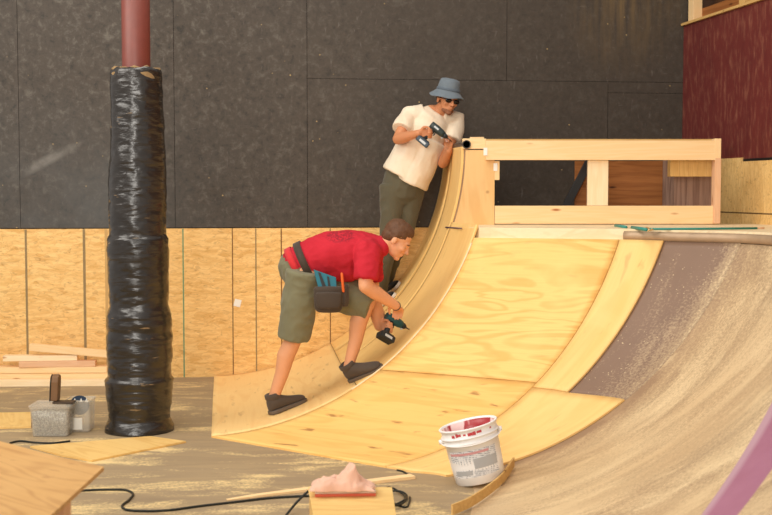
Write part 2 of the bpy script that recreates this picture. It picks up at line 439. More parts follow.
def film():
    k = N('black plastic film', .25, .7); p = k.obj()
    n = k.noise(k.map(p, (3, 3, 15), (.3, .2, 0)), 1.0, 5, .6, .8); m = k.noise(k.map(p, (9, 9, 40), (-.3, .1, 0)), 1.0, 3, .6)
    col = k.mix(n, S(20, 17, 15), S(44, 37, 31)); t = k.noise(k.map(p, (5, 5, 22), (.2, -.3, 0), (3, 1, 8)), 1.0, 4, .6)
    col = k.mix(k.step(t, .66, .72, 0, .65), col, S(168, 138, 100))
    return k.out(col, k.math('ADD', n, k.math('MULTIPLY', m, .5)), .55, .012)
FILM = film()
INSUL = flat('fibrous insulation', S(140, 114, 80), .9, .1, 0, .5, 40)
SKIN1 = flat('fair skin', S(224, 160, 118), .5, .35, 0, .06, 14)
SKIN2 = flat('tanned skin', S(206, 138, 96), .5, .35, 0, .07, 14)
def cloth(name, c, var=.15, rough=.85, sc=10, stain=None):
    k = N(name, rough, .15); p = k.obj(); n = k.noise(p, sc, 5, .6); wv = k.noise(p, 400, 2)
    col = k.mix(n, tuple(x*(1-var) for x in c[:3])+(1,), tuple(min(1, x*(1+var)) for x in c[:3])+(1,))
    if stain: col = k.mix(k.step(k.noise(p, 4.5, 5, .6), .5, .72, 0, .55), col, stain)
    k.b.inputs['Sheen Weight'].default_value = .15
    return k.out(col, wv, .2, .001)
SHIRT_R = cloth('red cotton', S(190, 40, 54)); SHORTS = cloth('olive grey canvas', S(122, 118, 92)); RED2 = cloth('red waistband', S(206, 52, 56))
SHIRT_W = cloth('cream cotton', S(240, 222, 196), .05, .85, 8, S(226, 188, 150)); TROUS = cloth('dark olive twill', S(94, 88, 70))
DENIM = cloth('washed blue denim', S(112, 122, 130), .2, .85, 30); SHOE = cloth('charcoal suede', S(84, 72, 62), .2)
BLKSHOE = cloth('black suede', S(34, 31, 30)); SOLE_D = flat('dark rubber sole', S(104, 90, 78), .6); SOLE_W = flat('white rubber sole', S(226, 216, 204), .55)
HAIR = flat('brown hair', S(98, 66, 44), .6, .3, 0, .35, 60); BEARD = flat('dark stubble', S(140, 92, 66), .8)
LEATHER = cloth('worn dark leather', S(72, 60, 50), .25, .6)
TEAL = flat('teal plastic', S(40, 112, 128), .4); TEAL_D = flat('dark teal plastic', S(40, 88, 94), .4); GREYP = flat('dark grey plastic', S(48, 52, 54), .45)
BATT = flat('slate battery plastic', S(66, 80, 92), .4); LTG = flat('light grey mark', S(206, 212, 214), .5); ORANGE = flat('orange plastic', S(226, 104, 46), .45)
TEALROD = flat('teal green cord', S(58, 140, 128), .5); WHITEP = flat('white plastic', S(244, 242, 240), .35, .45, 0, .02); INK = flat('purple ink', S(92, 70, 90), .7)
PAPER = flat('white paper', S(240, 236, 226), .7, .2, 0, .04)
def red_paint():
    k = N('wet red paint', .35, .5); o = k.obj(); n = k.noise(k.map(o, (1, 1, .3)), 11, 3)
    return k.out(k.mix(k.step(n, .50, .56), S(168, 50, 54), S(238, 206, 202)))
REDPAINT = red_paint()
GLASSD = flat('dark lens', S(18, 16, 16), .15, .6); CABLE = flat('black cable', S(40, 40, 34), .5)
def clear(name, c, alpha=.55, rough=.35):
    k = N(name, rough, .5); k.b.inputs['Base Color'].default_value = c; k.b.inputs['Alpha'].default_value = 1-alpha; return k.m
CLEAR = clear('milky clear plastic', S(224, 216, 200), .74, .3)
def screws():
    k = N('grey screws', .35, .5); o = k.obj(); k.b.inputs['Metallic'].default_value = .5
    v1 = k.sep(k.vor(k.map(o, (60, 60, 190), (.5, .7, .2)), 1.0))[0]; v2 = k.sep(k.vor(k.map(o, (200, 60, 60), (.2, -.7, .9)), 1.0))[1]
    c = k.mix(v1, S(96, 96, 92), S(190, 188, 178)); c = k.mix(k.step(v2, .6, .7, 0, .7), c, S(60, 58, 54)); return k.out(c, v1, .8, .01)
SCREWS = screws()
# ------------------------------------------------------------------ the setting
mb = MB(); mb.box((0.2, 6.0, -.05), (9.6, 10.2, .1)); tag(mb.build('floor', FLOOR), kind='structure')
def wall_rect(mb, px0, px1, z0, z1, off, th):
    """panel on the back wall between two pixel columns"""
    a = at_wall(px0, 190); b = at_wall(px1, 190)
    n = V((WK, -1, 0)).normalized()
    x0 = V((a.x, wall_y(a.x), 0))+n*off; x1 = V((b.x, wall_y(b.x), 0))+n*off
    m = n*th
    mb.extrude([x0+V((0, 0, z0)), x1+V((0, 0, z0)), x1+V((0, 0, z1)), x0+V((0, 0, z1))], m)
    return mb
wb = wall_rect(MB(), -120, 700, 0, 4.4, -.14, .12).build('wall_back', flat('wall backing', S(22, 19, 17), .9)); tag(wb, kind='structure')
G = .35
for (a, b, z0, z1) in ((-118, 20, 1.225, 4.4), (20, 175, 1.225, 4.4), (175, 307.5, 1.225, 4.4), (307.5, 607, 1.225, 2.439), (307.5, 506, 2.442, 4.4), (506, 700, 2.442, 4.4), (607, 700, 1.225, 2.347), (607, 700, 2.35, 2.439)):
    wall_rect(MB(), a+G*.6, b-G*.6, z0, z1, -.02, .02).build('black_wall_panel', BLACK, wb)
for (a, b) in ((-118, 83), (83, 232), (232, 380), (380, 560), (560, 700)):
    wall_rect(MB(), a+.4, b-.4, 0, 1.218, -.02, .022).build('strand_board', OSB_M, wb)
SMEAR = flat('grey ink line', S(150, 128, 92), .8, .1, 0, .2, 30); GREEN_L = flat('green chalk line', S(112, 150, 112), .8); BR_L = flat('brown seam', S(120, 84, 48), .8)
for px, wd, m_ in ((25, 2.2, SMEAR), (83.3, 2.6, SMEAR), (105.5, 3, flat('faint ink line', S(196, 158, 102), .8)), (182.5, 1.3, GREEN_L), (232, 1.0, BR_L), (255.5, 1.3, SMEAR), (281, 1.2, BR_L), (330, 1, BR_L)):
    wall_rect(MB(), px-wd/2, px+wd/2, .001, 1.215, .0021, .0008).build('marked_line', m_, wb)
c = at_wall(237.5, 303, .006); st = MB().box((0, 0, 0), (.055, .002, .06)); o = st.build('sticker', PAPER, wb); o.location = c; o.rotation_euler = (0, .25, math.atan(WK)); o.matrix_parent_inverse = Matrix.Identity(4); tag(o, 'small white paper sticker')
# side wall on the right
P0, P1 = V((2.52, 10.25, 0)), V((3.55, 4.2, 0)); sd = (P1-P0).normalized(); sn = V((sd.y, -sd.x, 0)); sn = sn if sn.x < 0 else -sn
def side_panel(s0, s1, z0, z1, off, th, name, mat, par):
    a = P0+sd*s0+sn*off; b = P0+sd*s1+sn*off
    return MB().extrude([a+V((0, 0, z0)), b+V((0, 0, z0)), b+V((0, 0, z1)), a+V((0, 0, z1))], sn*th).build(name, mat, par)
SL = (P1-P0).length
wr = side_panel(-.6, SL, 0, 4.4, -.30, .02, 'wall_right', flat('dark brown backing', S(92, 58, 34), .8, .2, 0, .4, 3), None); tag(wr, kind='structure')
side_panel(0, SL, 1.72, 2.915, -.02, .02, 'red_wall_panel', RED, wr)
side_panel(0, SL, 2.915, 2.935, -.10, .125, 'ledge_board', PINE_T, wr)
# strand boards low on that wall; sheets start at the extension
def s_of_px(px):
    r = ray(px, 190); # solve P0+sd*s on ray plan
    den = sd.x*r.y-sd.y*r.x; return (P0.y*r.x-P0.x*r.y)/den
s1 = s_of_px(743)
side_panel(0, s1-.003, 0, 1.775, 0, .02, 'strand_board', OSB_V, wr)
side_panel(s1+.003, SL, 0, 1.745, 0, .02, 'strand_board', OSB_V, wr)
side_panel(s1+.003, SL, 1.748, 1.765, 0, .006, 'dark_gap', BLK, wr)
side_panel(s_of_px(722), SL, 1.352, 1.362, .0201, .0008, 'marked_line', flat('dark ink line', S(110, 84, 50), .8), wr)
for px, wd in ((686, .10), (736, .09), (752, .05), (800, .09)):
    s = s_of_px(px); a = P0+sd*s+sn*(-.06)
    board('stud', a+V((0, 0, 2.937)), a+V((0, 0, 4.4)), wd, .08, PINE_T if px != 686 else PINE, wr, up=sd)
a = P0+sd*.05-sn*.12; b = P0+sd*SL-sn*.12
board('rail', a+V((0, 0, 3.0)), b+V((0, 0, 3.0)), .09, .04, PLY_D, wr)
# ------------------------------------------------------------------ the ramp
def surf_mesh(name, mat, u0, u1, v0, v1, top, bot, parent, nu=None, nv=24, side=0):
    bm = bmesh.new(); L1 = bm.loops.layers.uv.new('UVMap'); L2 = bm.loops.layers.uv.new('param')
    nu = nu or max(2, int((u1-u0)*12)); us = [u0+(u1-u0)*i/nu for i in range(nu+1)]; vs = [v0+(v1-v0)*j/nv for j in range(nv+1)]
    def fn(x): return x
    T, B, Q = {}, {}, {}
    for i, u in enumerate(us):
        for j, v in enumerate(vs):
            sdn = -1 if (abs(u-2) < 1e-6 and u1 <= 2) else (1 if abs(u-2) < 1e-6 and u0 >= 2 else 0)
            vv0 = v0(u) if callable(v0) else v
            p = surf(u, v); n = snormal(u, v, sdn)
            T[i, j] = bm.verts.new(p+n*top); B[i, j] = bm.verts.new(p+n*bot)
            uu = ulen(u); Q[i, j] = ((uu, v*2.05), (u/10, v))
    def f(vs_, keys):
        fc = bm.faces.new(vs_)
        for lp, kk in zip(fc.loops, keys): lp[L1].uv = Q[kk][0]; lp[L2].uv = Q[kk][1]
        return fc
    for i in range(nu):
        for j in range(nv):
            ks = ((i, j), (i+1, j), (i+1, j+1), (i, j+1))
            f([T[k] for k in ks], ks).smooth = True
            f([B[k] for k in reversed(ks)], list(reversed(ks)))
    for i in range(nu):
        for j, fl in ((0, 1), (nv, 0)):
            ks = ((i, j), (i+1, j)); vs_ = [B[ks[0]], B[ks[1]], T[ks[1]], T[ks[0]]]; kk = [ks[0], ks[1], ks[1], ks[0]]
            f(vs_, kk)
    for j in range(nv):
        for i in (0, nu):
            ks = ((i, j), (i, j+1)); f([B[ks[0]], B[ks[1]], T[ks[1]], T[ks[0]]], [ks[0], ks[1], ks[1], ks[0]])
    bmesh.ops.recalc_face_normals(bm, faces=bm.faces)
    me = bpy.data.meshes.new(name); bm.to_mesh(me); bm.free(); me.materials.append(mat)
    o = bpy.data.objects.new(name, me); return link(o, parent)
_ul = [0.0]
for i in range(1, 361):
    _ul.append(_ul[-1]+(surf(min(i/40, 8.99), .6)-surf((i-1)/40, .6)).length)
def ulen(u): k = u*40; i = min(int(k), 359); return _ul[i]+(_ul[i+1]-_ul[i])*(k-i)
VX = 1.30
ramp = thing('skate_ramp', (0.6, 7.4, 0), 'curved wooden skate ramp, half covered in new plywood, half old and dusty', 'ramp')
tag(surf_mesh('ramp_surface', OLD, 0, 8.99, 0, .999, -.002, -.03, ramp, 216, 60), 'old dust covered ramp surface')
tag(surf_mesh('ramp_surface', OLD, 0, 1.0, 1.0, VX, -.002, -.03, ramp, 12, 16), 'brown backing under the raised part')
T_ = .011
e = .004
surf_mesh('plywood_sheet', PLY_A, .005, .40, .44, VX, T_, 0, ramp, 8, 40)
surf_mesh('plywood_sheet', PLY_A, .46, 1.0, .44, VX, T_, 0, ramp, 8, 40)
surf_mesh('plywood_sheet', PLY_A, 1.0, 2-.002, .44, 1.04, T_, 0, ramp, 14, 30)
surf_mesh('plywood_sheet', PLY_C2, .005, 2.0, 0, .44-.002, T_, 0, ramp, 28, 24)
surf_mesh('plywood_sheet', PLY_B, 2+.006, 3-.003, .52, 1.0, T_, 0, ramp, 14, 30)
surf_mesh('plywood_sheet', PLY_A, 3+.003, 4-.003, .50, 1.0, T_, 0, ramp, 12, 30)
surf_mesh('plywood_sheet', PLY_C, 2.0, 3-.003, 0, .52-.003, T_, 0, ramp, 14, 20)
surf_mesh('plywood_sheet', PLY_A, 3+.003, 5, 0, .50-.003, T_, 0, ramp, 24, 20)
tag(surf_mesh('plywood_sheet', DARK, 4.0, 5.0, .50, 1.0, -.0012, -.0019, ramp, 20, 30), 'brown dusty sheet beside the new plywood')
# pale strip along the hip where the sheets meet
mb = MB(); pts = [surf(2, v)+V((-.25, -.45, .6)).normalized()*.012 for v in [.42+.56*i/24 for i in range(25)]]
mb.tube(pts, .006, 6); tag(mb.build('joint_strip', PINE_W, ramp, True), 'pale strip along the bend')
# deck
def lip(u, back=0.0, z=LIPZ):
    b, l = stn(u); d = V((l[0]-b[0], l[1]-b[1])).normalized(); return (l[0]+d.x*back, l[1]+d.y*back)
us = [1.0+.1*i for i in range(10)]+[2.0]+[2.1+.1*i for i in range(69)]
def sidewall_at(y): t = (y-P0.y)/sd.y; return P0.x+sd.x*t
WB = [(sidewall_at(3.62)-.02, 3.62), (sidewall_at(8.9)-.02, 8.9), (.47, 8.9)]
ledge = [lip(u, .02) for u in us]
MB().prism(ledge+WB, 1.14, 1.205).build('deck_ledge', PINE_W, ramp)
top = [lip(u, .012+.045*max(0, min(1, (u-1.9)/.2))) for u in us]
tag(MB().prism(top+WB, 1.206, 1.279).build('deck', plywood('pale deck board', S(246, 226, 186), S(236, 206, 156), S(250, 232, 196), 'obj', 'u', .6, .2), ramp, bevel=.002), 'pale flat platform on top')
# coping
mb = MB(); cps = [3.02+.1*i for i in range(59)]
pts = [V((*lip(u, .022), 1.236)) for u in cps]; mb.tube(pts, .031, 20); tag(mb.build('coping', COPING, ramp, True), 'dusty steel pipe along the lip')
mb = MB(); ps = [surf(u, VX)+V((.0, 0, .0)) for u in (1.0, 0.02)]
a = ps[0]+V((.018, -.03, -.012)); b = ps[1]+V((.018, 0, -.012))
# open pipe end
rs = []
for rr, t in ((.030, 0), (.030, 1)):
    p = a.lerp(b, t); rs.append((p, rr))
mb.tube([a, b], .031, 24, cap=False); mb.tube([a+V((0, .001, 0)), a+V((0, .3, 0))], .025, 24, cap=False)
d = (b-a).normalized(); n1 = V((1, 0, 0)); n2 = V((0, 0, 1))
o_ = [[a+n1*math.cos(k*math.pi/12)*r+n2*math.sin(k*math.pi/12)*r for k in range(24)] for r in (.031, .025)]
mb.rings(o_, cap=False); mb.box(a+V((0, .31, 0)), (.045, .01, .045))
cpo = tag(mb.build('coping', STEEL, ramp, True, fix=False), 'open ended dark pipe on the raised part')
mb = MB(); mb.tube([a+V((0, .012, 0)), a+V((0, .016, 0))], .0255, 24); mb.build('pipe_shade_disc', BLK, cpo)  # black disc set inside the pipe in place of the shade there
# ------------------------------------------------------------------ framing of the raised part
YF = 8.70
ext = thing('ramp_extension_frame', (1.5, YF, 1.27), 'open pale timber frame standing on the ramp platform against the black wall', 'frame')
prof = [surf(1.0, v)+V((.0, 0, 0)) for v in [1.0+.0+(VX-1.0)*i/14 for i in range(15)]]
prof = [V((p.x+.012, YF-.02, p.z+.0)) for p in prof]
xr = at_y(494.5, 190, YF-.02).x
prof = [V((prof[0].x-.002, YF-.02, 1.2795))]+[p for p in prof if p.z > 1.29]
zt = at_y(480, 150, YF-.02).z
prof = [p for p in prof if p.z < zt]+[V((prof[-1].x, YF-.02, zt))]
poly = prof+[V((xr, YF-.02, zt)), V((xr, YF-.02, 1.2795))]
o = MB().extrude([p-V((.95, YF, 1.5)) for p in poly], (0, .02, 0)).build('side_panel', PLY_V, None); o.location = (.95, YF, 1.5); o.parent = ext; o.matrix_parent_inverse = ext.matrix_world.inverted(); tag(o, 'plywood end panel cut to the curve')
def fr(name, px0, py0, px1, py1, y, th, mat, horiz=True):
    a = at_y(px0, py0, y); b = at_y(px1, py1, y); zc0, zc1 = min(a.z, b.z), max(a.z, b.z); x0, x1 = min(a.x, b.x), max(a.x, b.x)
    if horiz: return board(name, (x0, y+th/2, (zc0+zc1)/2), (x1, y+th/2, (zc0+zc1)/2), zc1-zc0, th, mat, ext)
    return board(name, ((x0+x1)/2, y+th/2, zc0), ((x0+x1)/2, y+th/2, zc1), x1-x0, th, mat, ext, up=(1, 0, 0))
fr('top_plate', 486, 140.5, 718, 160, YF-.06, .038, PINE)
fr('top_plate', 486, 139, 718, 146, YF+.5, .038, PINE_T)
fr('bottom_plate', 494.8, 205.8, 716, 223.8, YF-.02, .038, PINE)
fr('stud', 588, 160.2, 608, 205.6, YF-.02, .038, PINE_W, False)
fr('corner_post', 715.2, 158, 720.3, 223.6, YF-.061, .09, PINE_P, False)
fr('corner_post', 715, 138.5, 721, 158, YF-.061, .09, PINE, False)
fr('cleat', 490, 161, 499.5, 180, YF-.018, .036, PINE, False)
fr('top_block', 462.5, 148.9, 486, 138.5, YF-.018, .038, PINE, True)
fr('top_block', 470, 146, 484, 137, YF+.05, .038, PINE, True)
for i in range(5): fr('short_block', 670.5+i*9, 158.5, 679.2+i*9, 176.5, YF+.06, .09, PINE_T, False)
fr('weathered_board', 674, 176, 686, 206, YF+.25, .03, PINE_G, False)
fr('weathered_board', 686.5, 176, 699, 206, YF+.25, .03, PINE_G, False)
fr('weathered_board', 699.5, 176, 716, 206, YF+.25, .03, PINE_G, False)
tag(fr('back_board', 575, 161, 676, 215, YF+.55, .02, PLY_D), 'dark brown board inside the frame')
a = at_y(590, 160, YF+.52); b = at_y(562, 214, YF+.52)
board('diagonal_brace', a, b, .06, .03, BLK, ext)
fr('rear_post', 664, 160, 676, 214, YF+.4, .04, PINE_G, False)
for px, py in ((485.5, 151.5), (495.5, 167)):
    p = at_y(px, py, YF-.064 if px < 490 else YF-.022); MB().box(p, (.028, .002, .055)).build('paper_tag', PAPER, ext)
# small things on the platform and the ramp
mb = MB(); 
def deckz(px, py, z=1.286): return at_z(px, py, z)
mb.tube([deckz(650, 229), deckz(700, 228.8), deckz(757, 228.2)], .007, 8); tag(mb.build('cord', TEALROD, None, True), 'long thin teal rod lying on the platform behind the pipe', 'rod')
o = bpy.context.scene.objects['cord']; o.name = 'thin_rod'
mb = MB(); mb.tube([deckz(757.3, 228.2), deckz(764, 228)], .005, 8); mb.build('rod_tip', PINE_P, o, True)
mb = MB(); mb.tube([deckz(646, 227.2), deckz(653, 229.5), deckz(648, 231)], .004, 6); mb.build('hook', PINE_T, o, True)
mb = MB(); mb.tube([deckz(615.5, 225.6), deckz(626, 227.2)], .011, 8); tag(mb.build('marker', TEALROD, None, True), 'short teal stick on the platform, farther left of two', 'marker', 'short teal sticks')
mb = MB(); mb.tube([deckz(632, 227.4), deckz(646.5, 229.6)], .011, 8); tag(mb.build('marker', TEALROD, None, True), 'short teal stick on the platform, touching the long thin rod', 'marker', 'short teal sticks')
h0, h1 = hit(448, 229)[0], hit(464, 230)[0]
mb = MB(); mb.tube([h0+V((-.005, -.01, .008)), h1+V((-.005, -.01, .008))], [.006, .0035], 8); tag(mb.build('pencil', INK, None, True), 'dark pencil lying at the lip of the ramp below the frame', 'pencil')
# ------------------------------------------------------------------ wrapped column
cb = at_z(140.5, 430, 0)
col = thing('wrapped_column', cb, 'red steel column wrapped in shiny black plastic film', 'column')
MB().lathe([(0.001, 0), (.088, 0), (.088, 4.4), (.001, 4.4)], 40).build('pipe', STEEL_RED, None, True)
p_ = bpy.context.scene.objects['pipe']; p_.location = cb; p_.parent = col; p_.matrix_parent_inverse = col.matrix_world.inverted()
prof = []
import itertools
keys = [(0.0, .225), (.03, .222), (.08, .195), (.14, .200), (.24, .212), (.33, .222), (.345, .205), (.37, .202), (.50, .208), (.60, .212), (.64, .203), (.68, .212), (.74, .210), (.80, .190), (.95, .197), (1.15, .205), (1.22, .204), (1.25, .186), (1.45, .182), (1.62, .178), (1.80, .172), (2.0, .17), (2.15, .17), (2.27, .166), (2.285, .158)]
def kr(z):
    for (a, ra), (b, rb) in zip(keys, keys[1:]):
        if a <= z <= b: return ra+(rb-ra)*(z-a)/(b-a)
    return keys[-1][1]
rings = []; nz = 260; seg = 96
for i in range(nz+1):
    z = 2.285*i/nz; r0 = kr(z)*.965; ring = []
    for k in range(seg):
        a = 2*math.pi*k/seg; cx, sy = math.cos(a), math.sin(a)
        q = mnoise.noise(V((cx*1.5, sy*1.5, z*16+cx*1.2)))*.006+(1-abs(mnoise.noise(V((cx*2.2+5, sy*2.2, z*34+sy*2))))*2)*.0035+mnoise.noise(V((cx*.7, sy*.7, z*2.2+9)))*.012
        zz = z+(.02*mnoise.noise(V((cx*2, sy*2, 4))) if i == nz else 0)
        ring.append(cb+V((cx*(r0+q), sy*(r0+q), zz)))
    rings.append(ring)
MB().rings(rings).build('plastic_film', FILM, col, True)
# ragged insulation showing at the top edge
rings = []
for z, r, j in ((2.24, .160, 0), (2.275, .161, .006), (2.31, .150, .016), (2.31, .12, .016), (2.26, .09, 0)):
    rings.append([cb+V((math.cos(2*math.pi*k/48)*(r+j*.3*mnoise.noise(V((k*.9, z, 1)))), math.sin(2*math.pi*k/48)*(r+j*.3*mnoise.noise(V((k*.9, z, 1)))), z-.02+j*mnoise.noise(V((k*.5, 3, 1)))*1.2)) for k in range(48)])
tag(MB().rings(rings, cap=False).build('insulation', INSUL, col, True), 'fibrous tan padding at the top edge')
# ------------------------------------------------------------------ lumber pile by the wall
def plank_px(label, name, a, b, y, z0, hgt, dep, mat, grp=None):
    """horizontal timber: pixel columns a..b at depth y, resting height z0"""
    pa = at_y(a[0], a[1], y); pb = at_y(b[0], b[1], y+.05)
    pa.z = a[2]+hgt/2; pb.z = b[2]+hgt/2
    o = board(name, pa, pb, hgt, dep, mat); return tag(o, label, 'timber', grp)
GRP = 'timbers in the pile by the back wall'
plank_px('long pale timber at the very bottom front of the pile by the strand board', 'timber', (-60, 380, 0), (112, 380, 0), 9.30, 0, .045, .09, PINE_W, GRP)
plank_px('long flat timber second from the bottom of the pile, behind the front one', 'timber', (-60, 380, .0), (113, 380, .0), 9.40, 0, .09, .09, PINE, GRP)
plank_px('timber in the middle of the pile with its square end beside the column', 'timber', (-60, 372, .092), (108, 372, .092), 9.39, 0, .045, .09, PINE, GRP)
plank_px('long timber at the back of the pile, underneath the upper ones', 'timber', (-60, 368, .0), (113, 368, .0), 9.49, 0, .13, .05, PINE_P, GRP)
plank_px('short timber third from the top of the pile with an angled end', 'timber', (20, 362, .138), (96, 362, .138), 9.40, 0, .045, .09, PINE_P, GRP)
plank_px('pale timber lying on the left of the pile, second from the top', 'timber', (4, 354, .184), (78, 354, .184), 9.42, 0, .042, .09, PINE_W, GRP)
plank_px('longest slanting timber on top of the pile, its right end behind the column', 'timber', (30, 345, .266), (124, 350, .192), 9.42, 0, .055, .06, PINE, GRP)
# ------------------------------------------------------------------ floor pieces
def flat_piece(name, pix, th, mat, label, cat, z=0.0, grp=None):
    P = [at_z(a, b, z+th) for a, b in pix]; c = sum(P, V())/len(P)
    d = (P[1]-P[0]).normalized(); ang = math.atan2(d.y, d.x); R = Matrix.Rotation(-ang, 3, 'Z')
    mb = MB(); mb.prism([(R @ (p-c))[:2] for p in P], -th, 0)
    o = mb.build(name, mat, None, bevel=.001); o.location = (c.x, c.y, z+th+.0005); o.rotation_euler = (0, 0, ang); return tag(o, label, cat, grp)
flat_piece('plywood_offcut', [(62, 455), (30, 446), (150, 436), (186, 441), (92, 460)], .012, PLY_F, 'yellow plywood offcut lying flat in front of the wrapped column', 'plywood')
flat_piece('plywood_offcut', [(-40, 428), (-40, 413), (31, 412), (31, 426)], .015, PLY_F, 'small plywood offcut on the floor left of the screw tub', 'plywood')
# foreground board on posts
fb = thing('work_table', at_z(30, 490, .5)-V((0, 0, .5)), 'worn plywood board on posts in the near left corner', 'table')
P = [at_z(a, b, .5) for a, b in ((-60, 428), (0, 441), (60, 457), (104, 466.5), (50, 516), (30, 534), (-90, 534))]; cc = sum(P, V())/len(P)
d = (P[3]-P[1]).normalized(); ang = math.atan2(d.y, d.x); R = Matrix.Rotation(-ang, 3, 'Z')
o = MB().prism([(R @ (p-cc))[:2] for p in P], -.016, 0).build('table_top', PLY_O, None, bevel=.001); o.location = cc; o.rotation_euler = (0, 0, ang); o.parent = fb; o.matrix_parent_inverse = fb.matrix_world.inverted()
pp = at_z(61, 502, .47)
board('post', (pp.x, pp.y, 0), (pp.x, pp.y, .483), .045, .09, PINE_P, fb, up=(1, 0, 0))
pq = at_z(-25, 455, .47); board('post', (pq.x, pq.y, 0), (pq.x, pq.y, .483), .045, .09, PINE_P, fb, up=(1, 0, 0))
# tubs
tb = at_z(54, 434, 0)
def tub(loc, wx, wy, h, name, label, cat):
    t = thing(name, loc, label, cat)
    def rr(w_, d_, z, r=.02):
        out = []
        for cx_, cy_, a0 in ((w_/2-r, d_/2-r, 0), (-w_/2+r, d_/2-r, 90), (-w_/2+r, -d_/2+r, 180), (w_/2-r, -d_/2+r, 270)):
            for k in range(5): a = math.radians(a0+k*22.5); out.append(loc+V((cx_+r*math.cos(a), cy_+r*math.sin(a), z)))
        return out
    rg = [rr(wx*.88, wy*.88, .0), rr(wx*.90, wy*.90, .004), rr(wx, wy, h), rr(wx*1.05, wy*1.05, h), rr(wx*1.05, wy*1.05, h-.012), rr(wx*1.02, wy*1.02, h-.012)]
    inner = [rr(wx*.97, wy*.97, h), rr(wx*.86, wy*.86, .006)]
    m = MB(); m.rings(rg, cap=False); m.rings([rg[2], inner[0], inner[1]], cap=False); m.face([m.bm.verts.new(p) for p in rg[0]]); m.face([m.bm.verts.new(p) for p in inner[1]])
    bmesh.ops.remove_doubles(m.bm, verts=m.bm.verts, dist=.0002)
    m.build('tub_body', CLEAR, t); return t, rr
t1, rr = tub(tb, .25, .2, .19, 'screw_tub', 'milky plastic tub full of grey screws, a case standing on it', 'tub')
tag(MB().rings([rr(.205, .16, .008), rr(.232, .185, .155), rr(.1, .08, .165)]).build('screws', SCREWS, t1, True), kind='stuff')
m = MB(); m.prism([(tb.x-.131, tb.y-.108), (tb.x+.131, tb.y-.108), (tb.x+.131, tb.y+.108), (tb.x-.131, tb.y+.108)], .1905, .197); m.build('lid', CLEAR, t1, bevel=.004)
cs = thing('hinged_case', tb+V((.03, 0, .1975)), 'brown hinged case standing open on top of the screw tub', 'case')
m = MB(); m.box(tb+V((.07, -.01, .205)), (.13, .075, .012)); m.build('case_base', flat('dark brown leather', S(70, 54, 42), .5), cs, bevel=.003)
m = MB()
prof = [(-.035, 0), (.035, 0), (.038, .12), (.03, .155), (.0, .168), (-.03, .155), (-.038, .12)]
m.extrude([tb+V((.0-.018+z*.06, y, .2115+z)) for y, z in prof], (.006, 0, 0)); m.build('case_rim', BLK, cs, bevel=.002)
m = MB(); m.extrude([tb+V((-.011+z*.06, y*.98-.001, .2125+z)) for y, z in prof], (.045, 0, 0)); m.build('case_cover', flat('brown leather', S(120, 88, 60), .5), cs, bevel=.006)
tb2 = at_z(81, 430, 0)
t2, rr2 = tub(tb2, .16, .16, .205, 'open_tub', 'clear plastic tub with white label, between the screw tub and the column', 'tub')
MB().box(tb2+V((-.015, -.0765, .055)), (.085, .003, .075), Euler((.06, 0, 0)).to_matrix()).build('label', PAPER, t2)
m = MB(); m.tube([tb2+V((.0, .01, .168)), tb2+V((.0, -.0, .172))], .072, 28); o = tag(m.build('sanding_disc', flat('dark blue disc', S(48, 62, 82), .6), None), 'dark blue disc leaning inside the clear tub', 'disc')
dsc = [tb2+V((math.cos(a)*.062, -.01-.02, .165+math.sin(a)*.062)) for a in [math.pi*2*k/28 for k in range(28)]]
bpy.data.objects.remove(o)
m = MB(); m.extrude(dsc, (0, .006, 0)); o = tag(m.build('sanding_disc', flat('dark blue abrasive', S(48, 62, 82), .6), None), 'dark blue disc standing inside the clear tub', 'disc')
m = MB(); 
for dx in (-.04, .0, .035): m.extrude([tb2+V((dx, -.032, .185)), tb2+V((dx+.022, -.032, .185)), tb2+V((dx+.012, -.032, .212))], (0, -.001, 0))
m.build('printed_mark', PAPER, o)
# ------------------------------------------------------------------ bucket
hb, hn = hit(481, 482); up = (hn*.75+V((0, 0, 1))*.25).normalized(); up = V((-.235, .02, 1)).normalized()
zx = up; xx = V((1, 0, 0)); xx = (xx-zx*xx.dot(zx)).normalized(); yy = zx.cross(xx)
BM = Matrix((xx, yy, zx)).transposed().to_4x4() @ Matrix.Diagonal((1, 1, .82, 1)); BM.translation = hb+up*.004
bk = thing('bucket', hb, 'white plastic bucket with red paint inside, tilted on the foot of the ramp', 'bucket')
prof = [(.001, .0), (.124, .0), (.130, .004), (.137, .12), (.142, .26), (.149, .262), (.151, .268), (.149, .274), (.144, .276), (.145, .298), (.153, .300), (.156, .305), (.153, .31), (.147, .312), (.149, .352), (.154, .354), (.156, .362), (.152, .366), (.144, .364), (.140, .30), (.136, .14), (.126, .02), (.001, .02)]
MB().lathe(prof, 56, BM).build('bucket_body', WHITEP, bk, True)
MB().lathe([(.1395, .29), (.1425, .345), (.1425, .355), (.1385, .355), (.136, .29)], 56, BM).build('red_paint', REDPAINT, bk, True)
MB().lathe([(.001, .225), (.137, .225)], 40, BM).build('paint_surface', REDPAINT, bk)
def patch(name, a0, a1, z0, z1, r0, r1, mat, lift=.0012, n=16, parent=bk):
    m = MB(); g = [[BM @ V((math.cos(a)*(r0+(r1-r0)*t+lift), math.sin(a)*(r0+(r1-r0)*t+lift), z0+(z1-z0)*t)) for a in [math.radians(a0+(a1-a0)*i/n) for i in range(n+1)]] for t in (0, .5, 1)]
    m.rings(g, closed=False, cap=False); return m.build(name, mat, parent, True, fix=False)
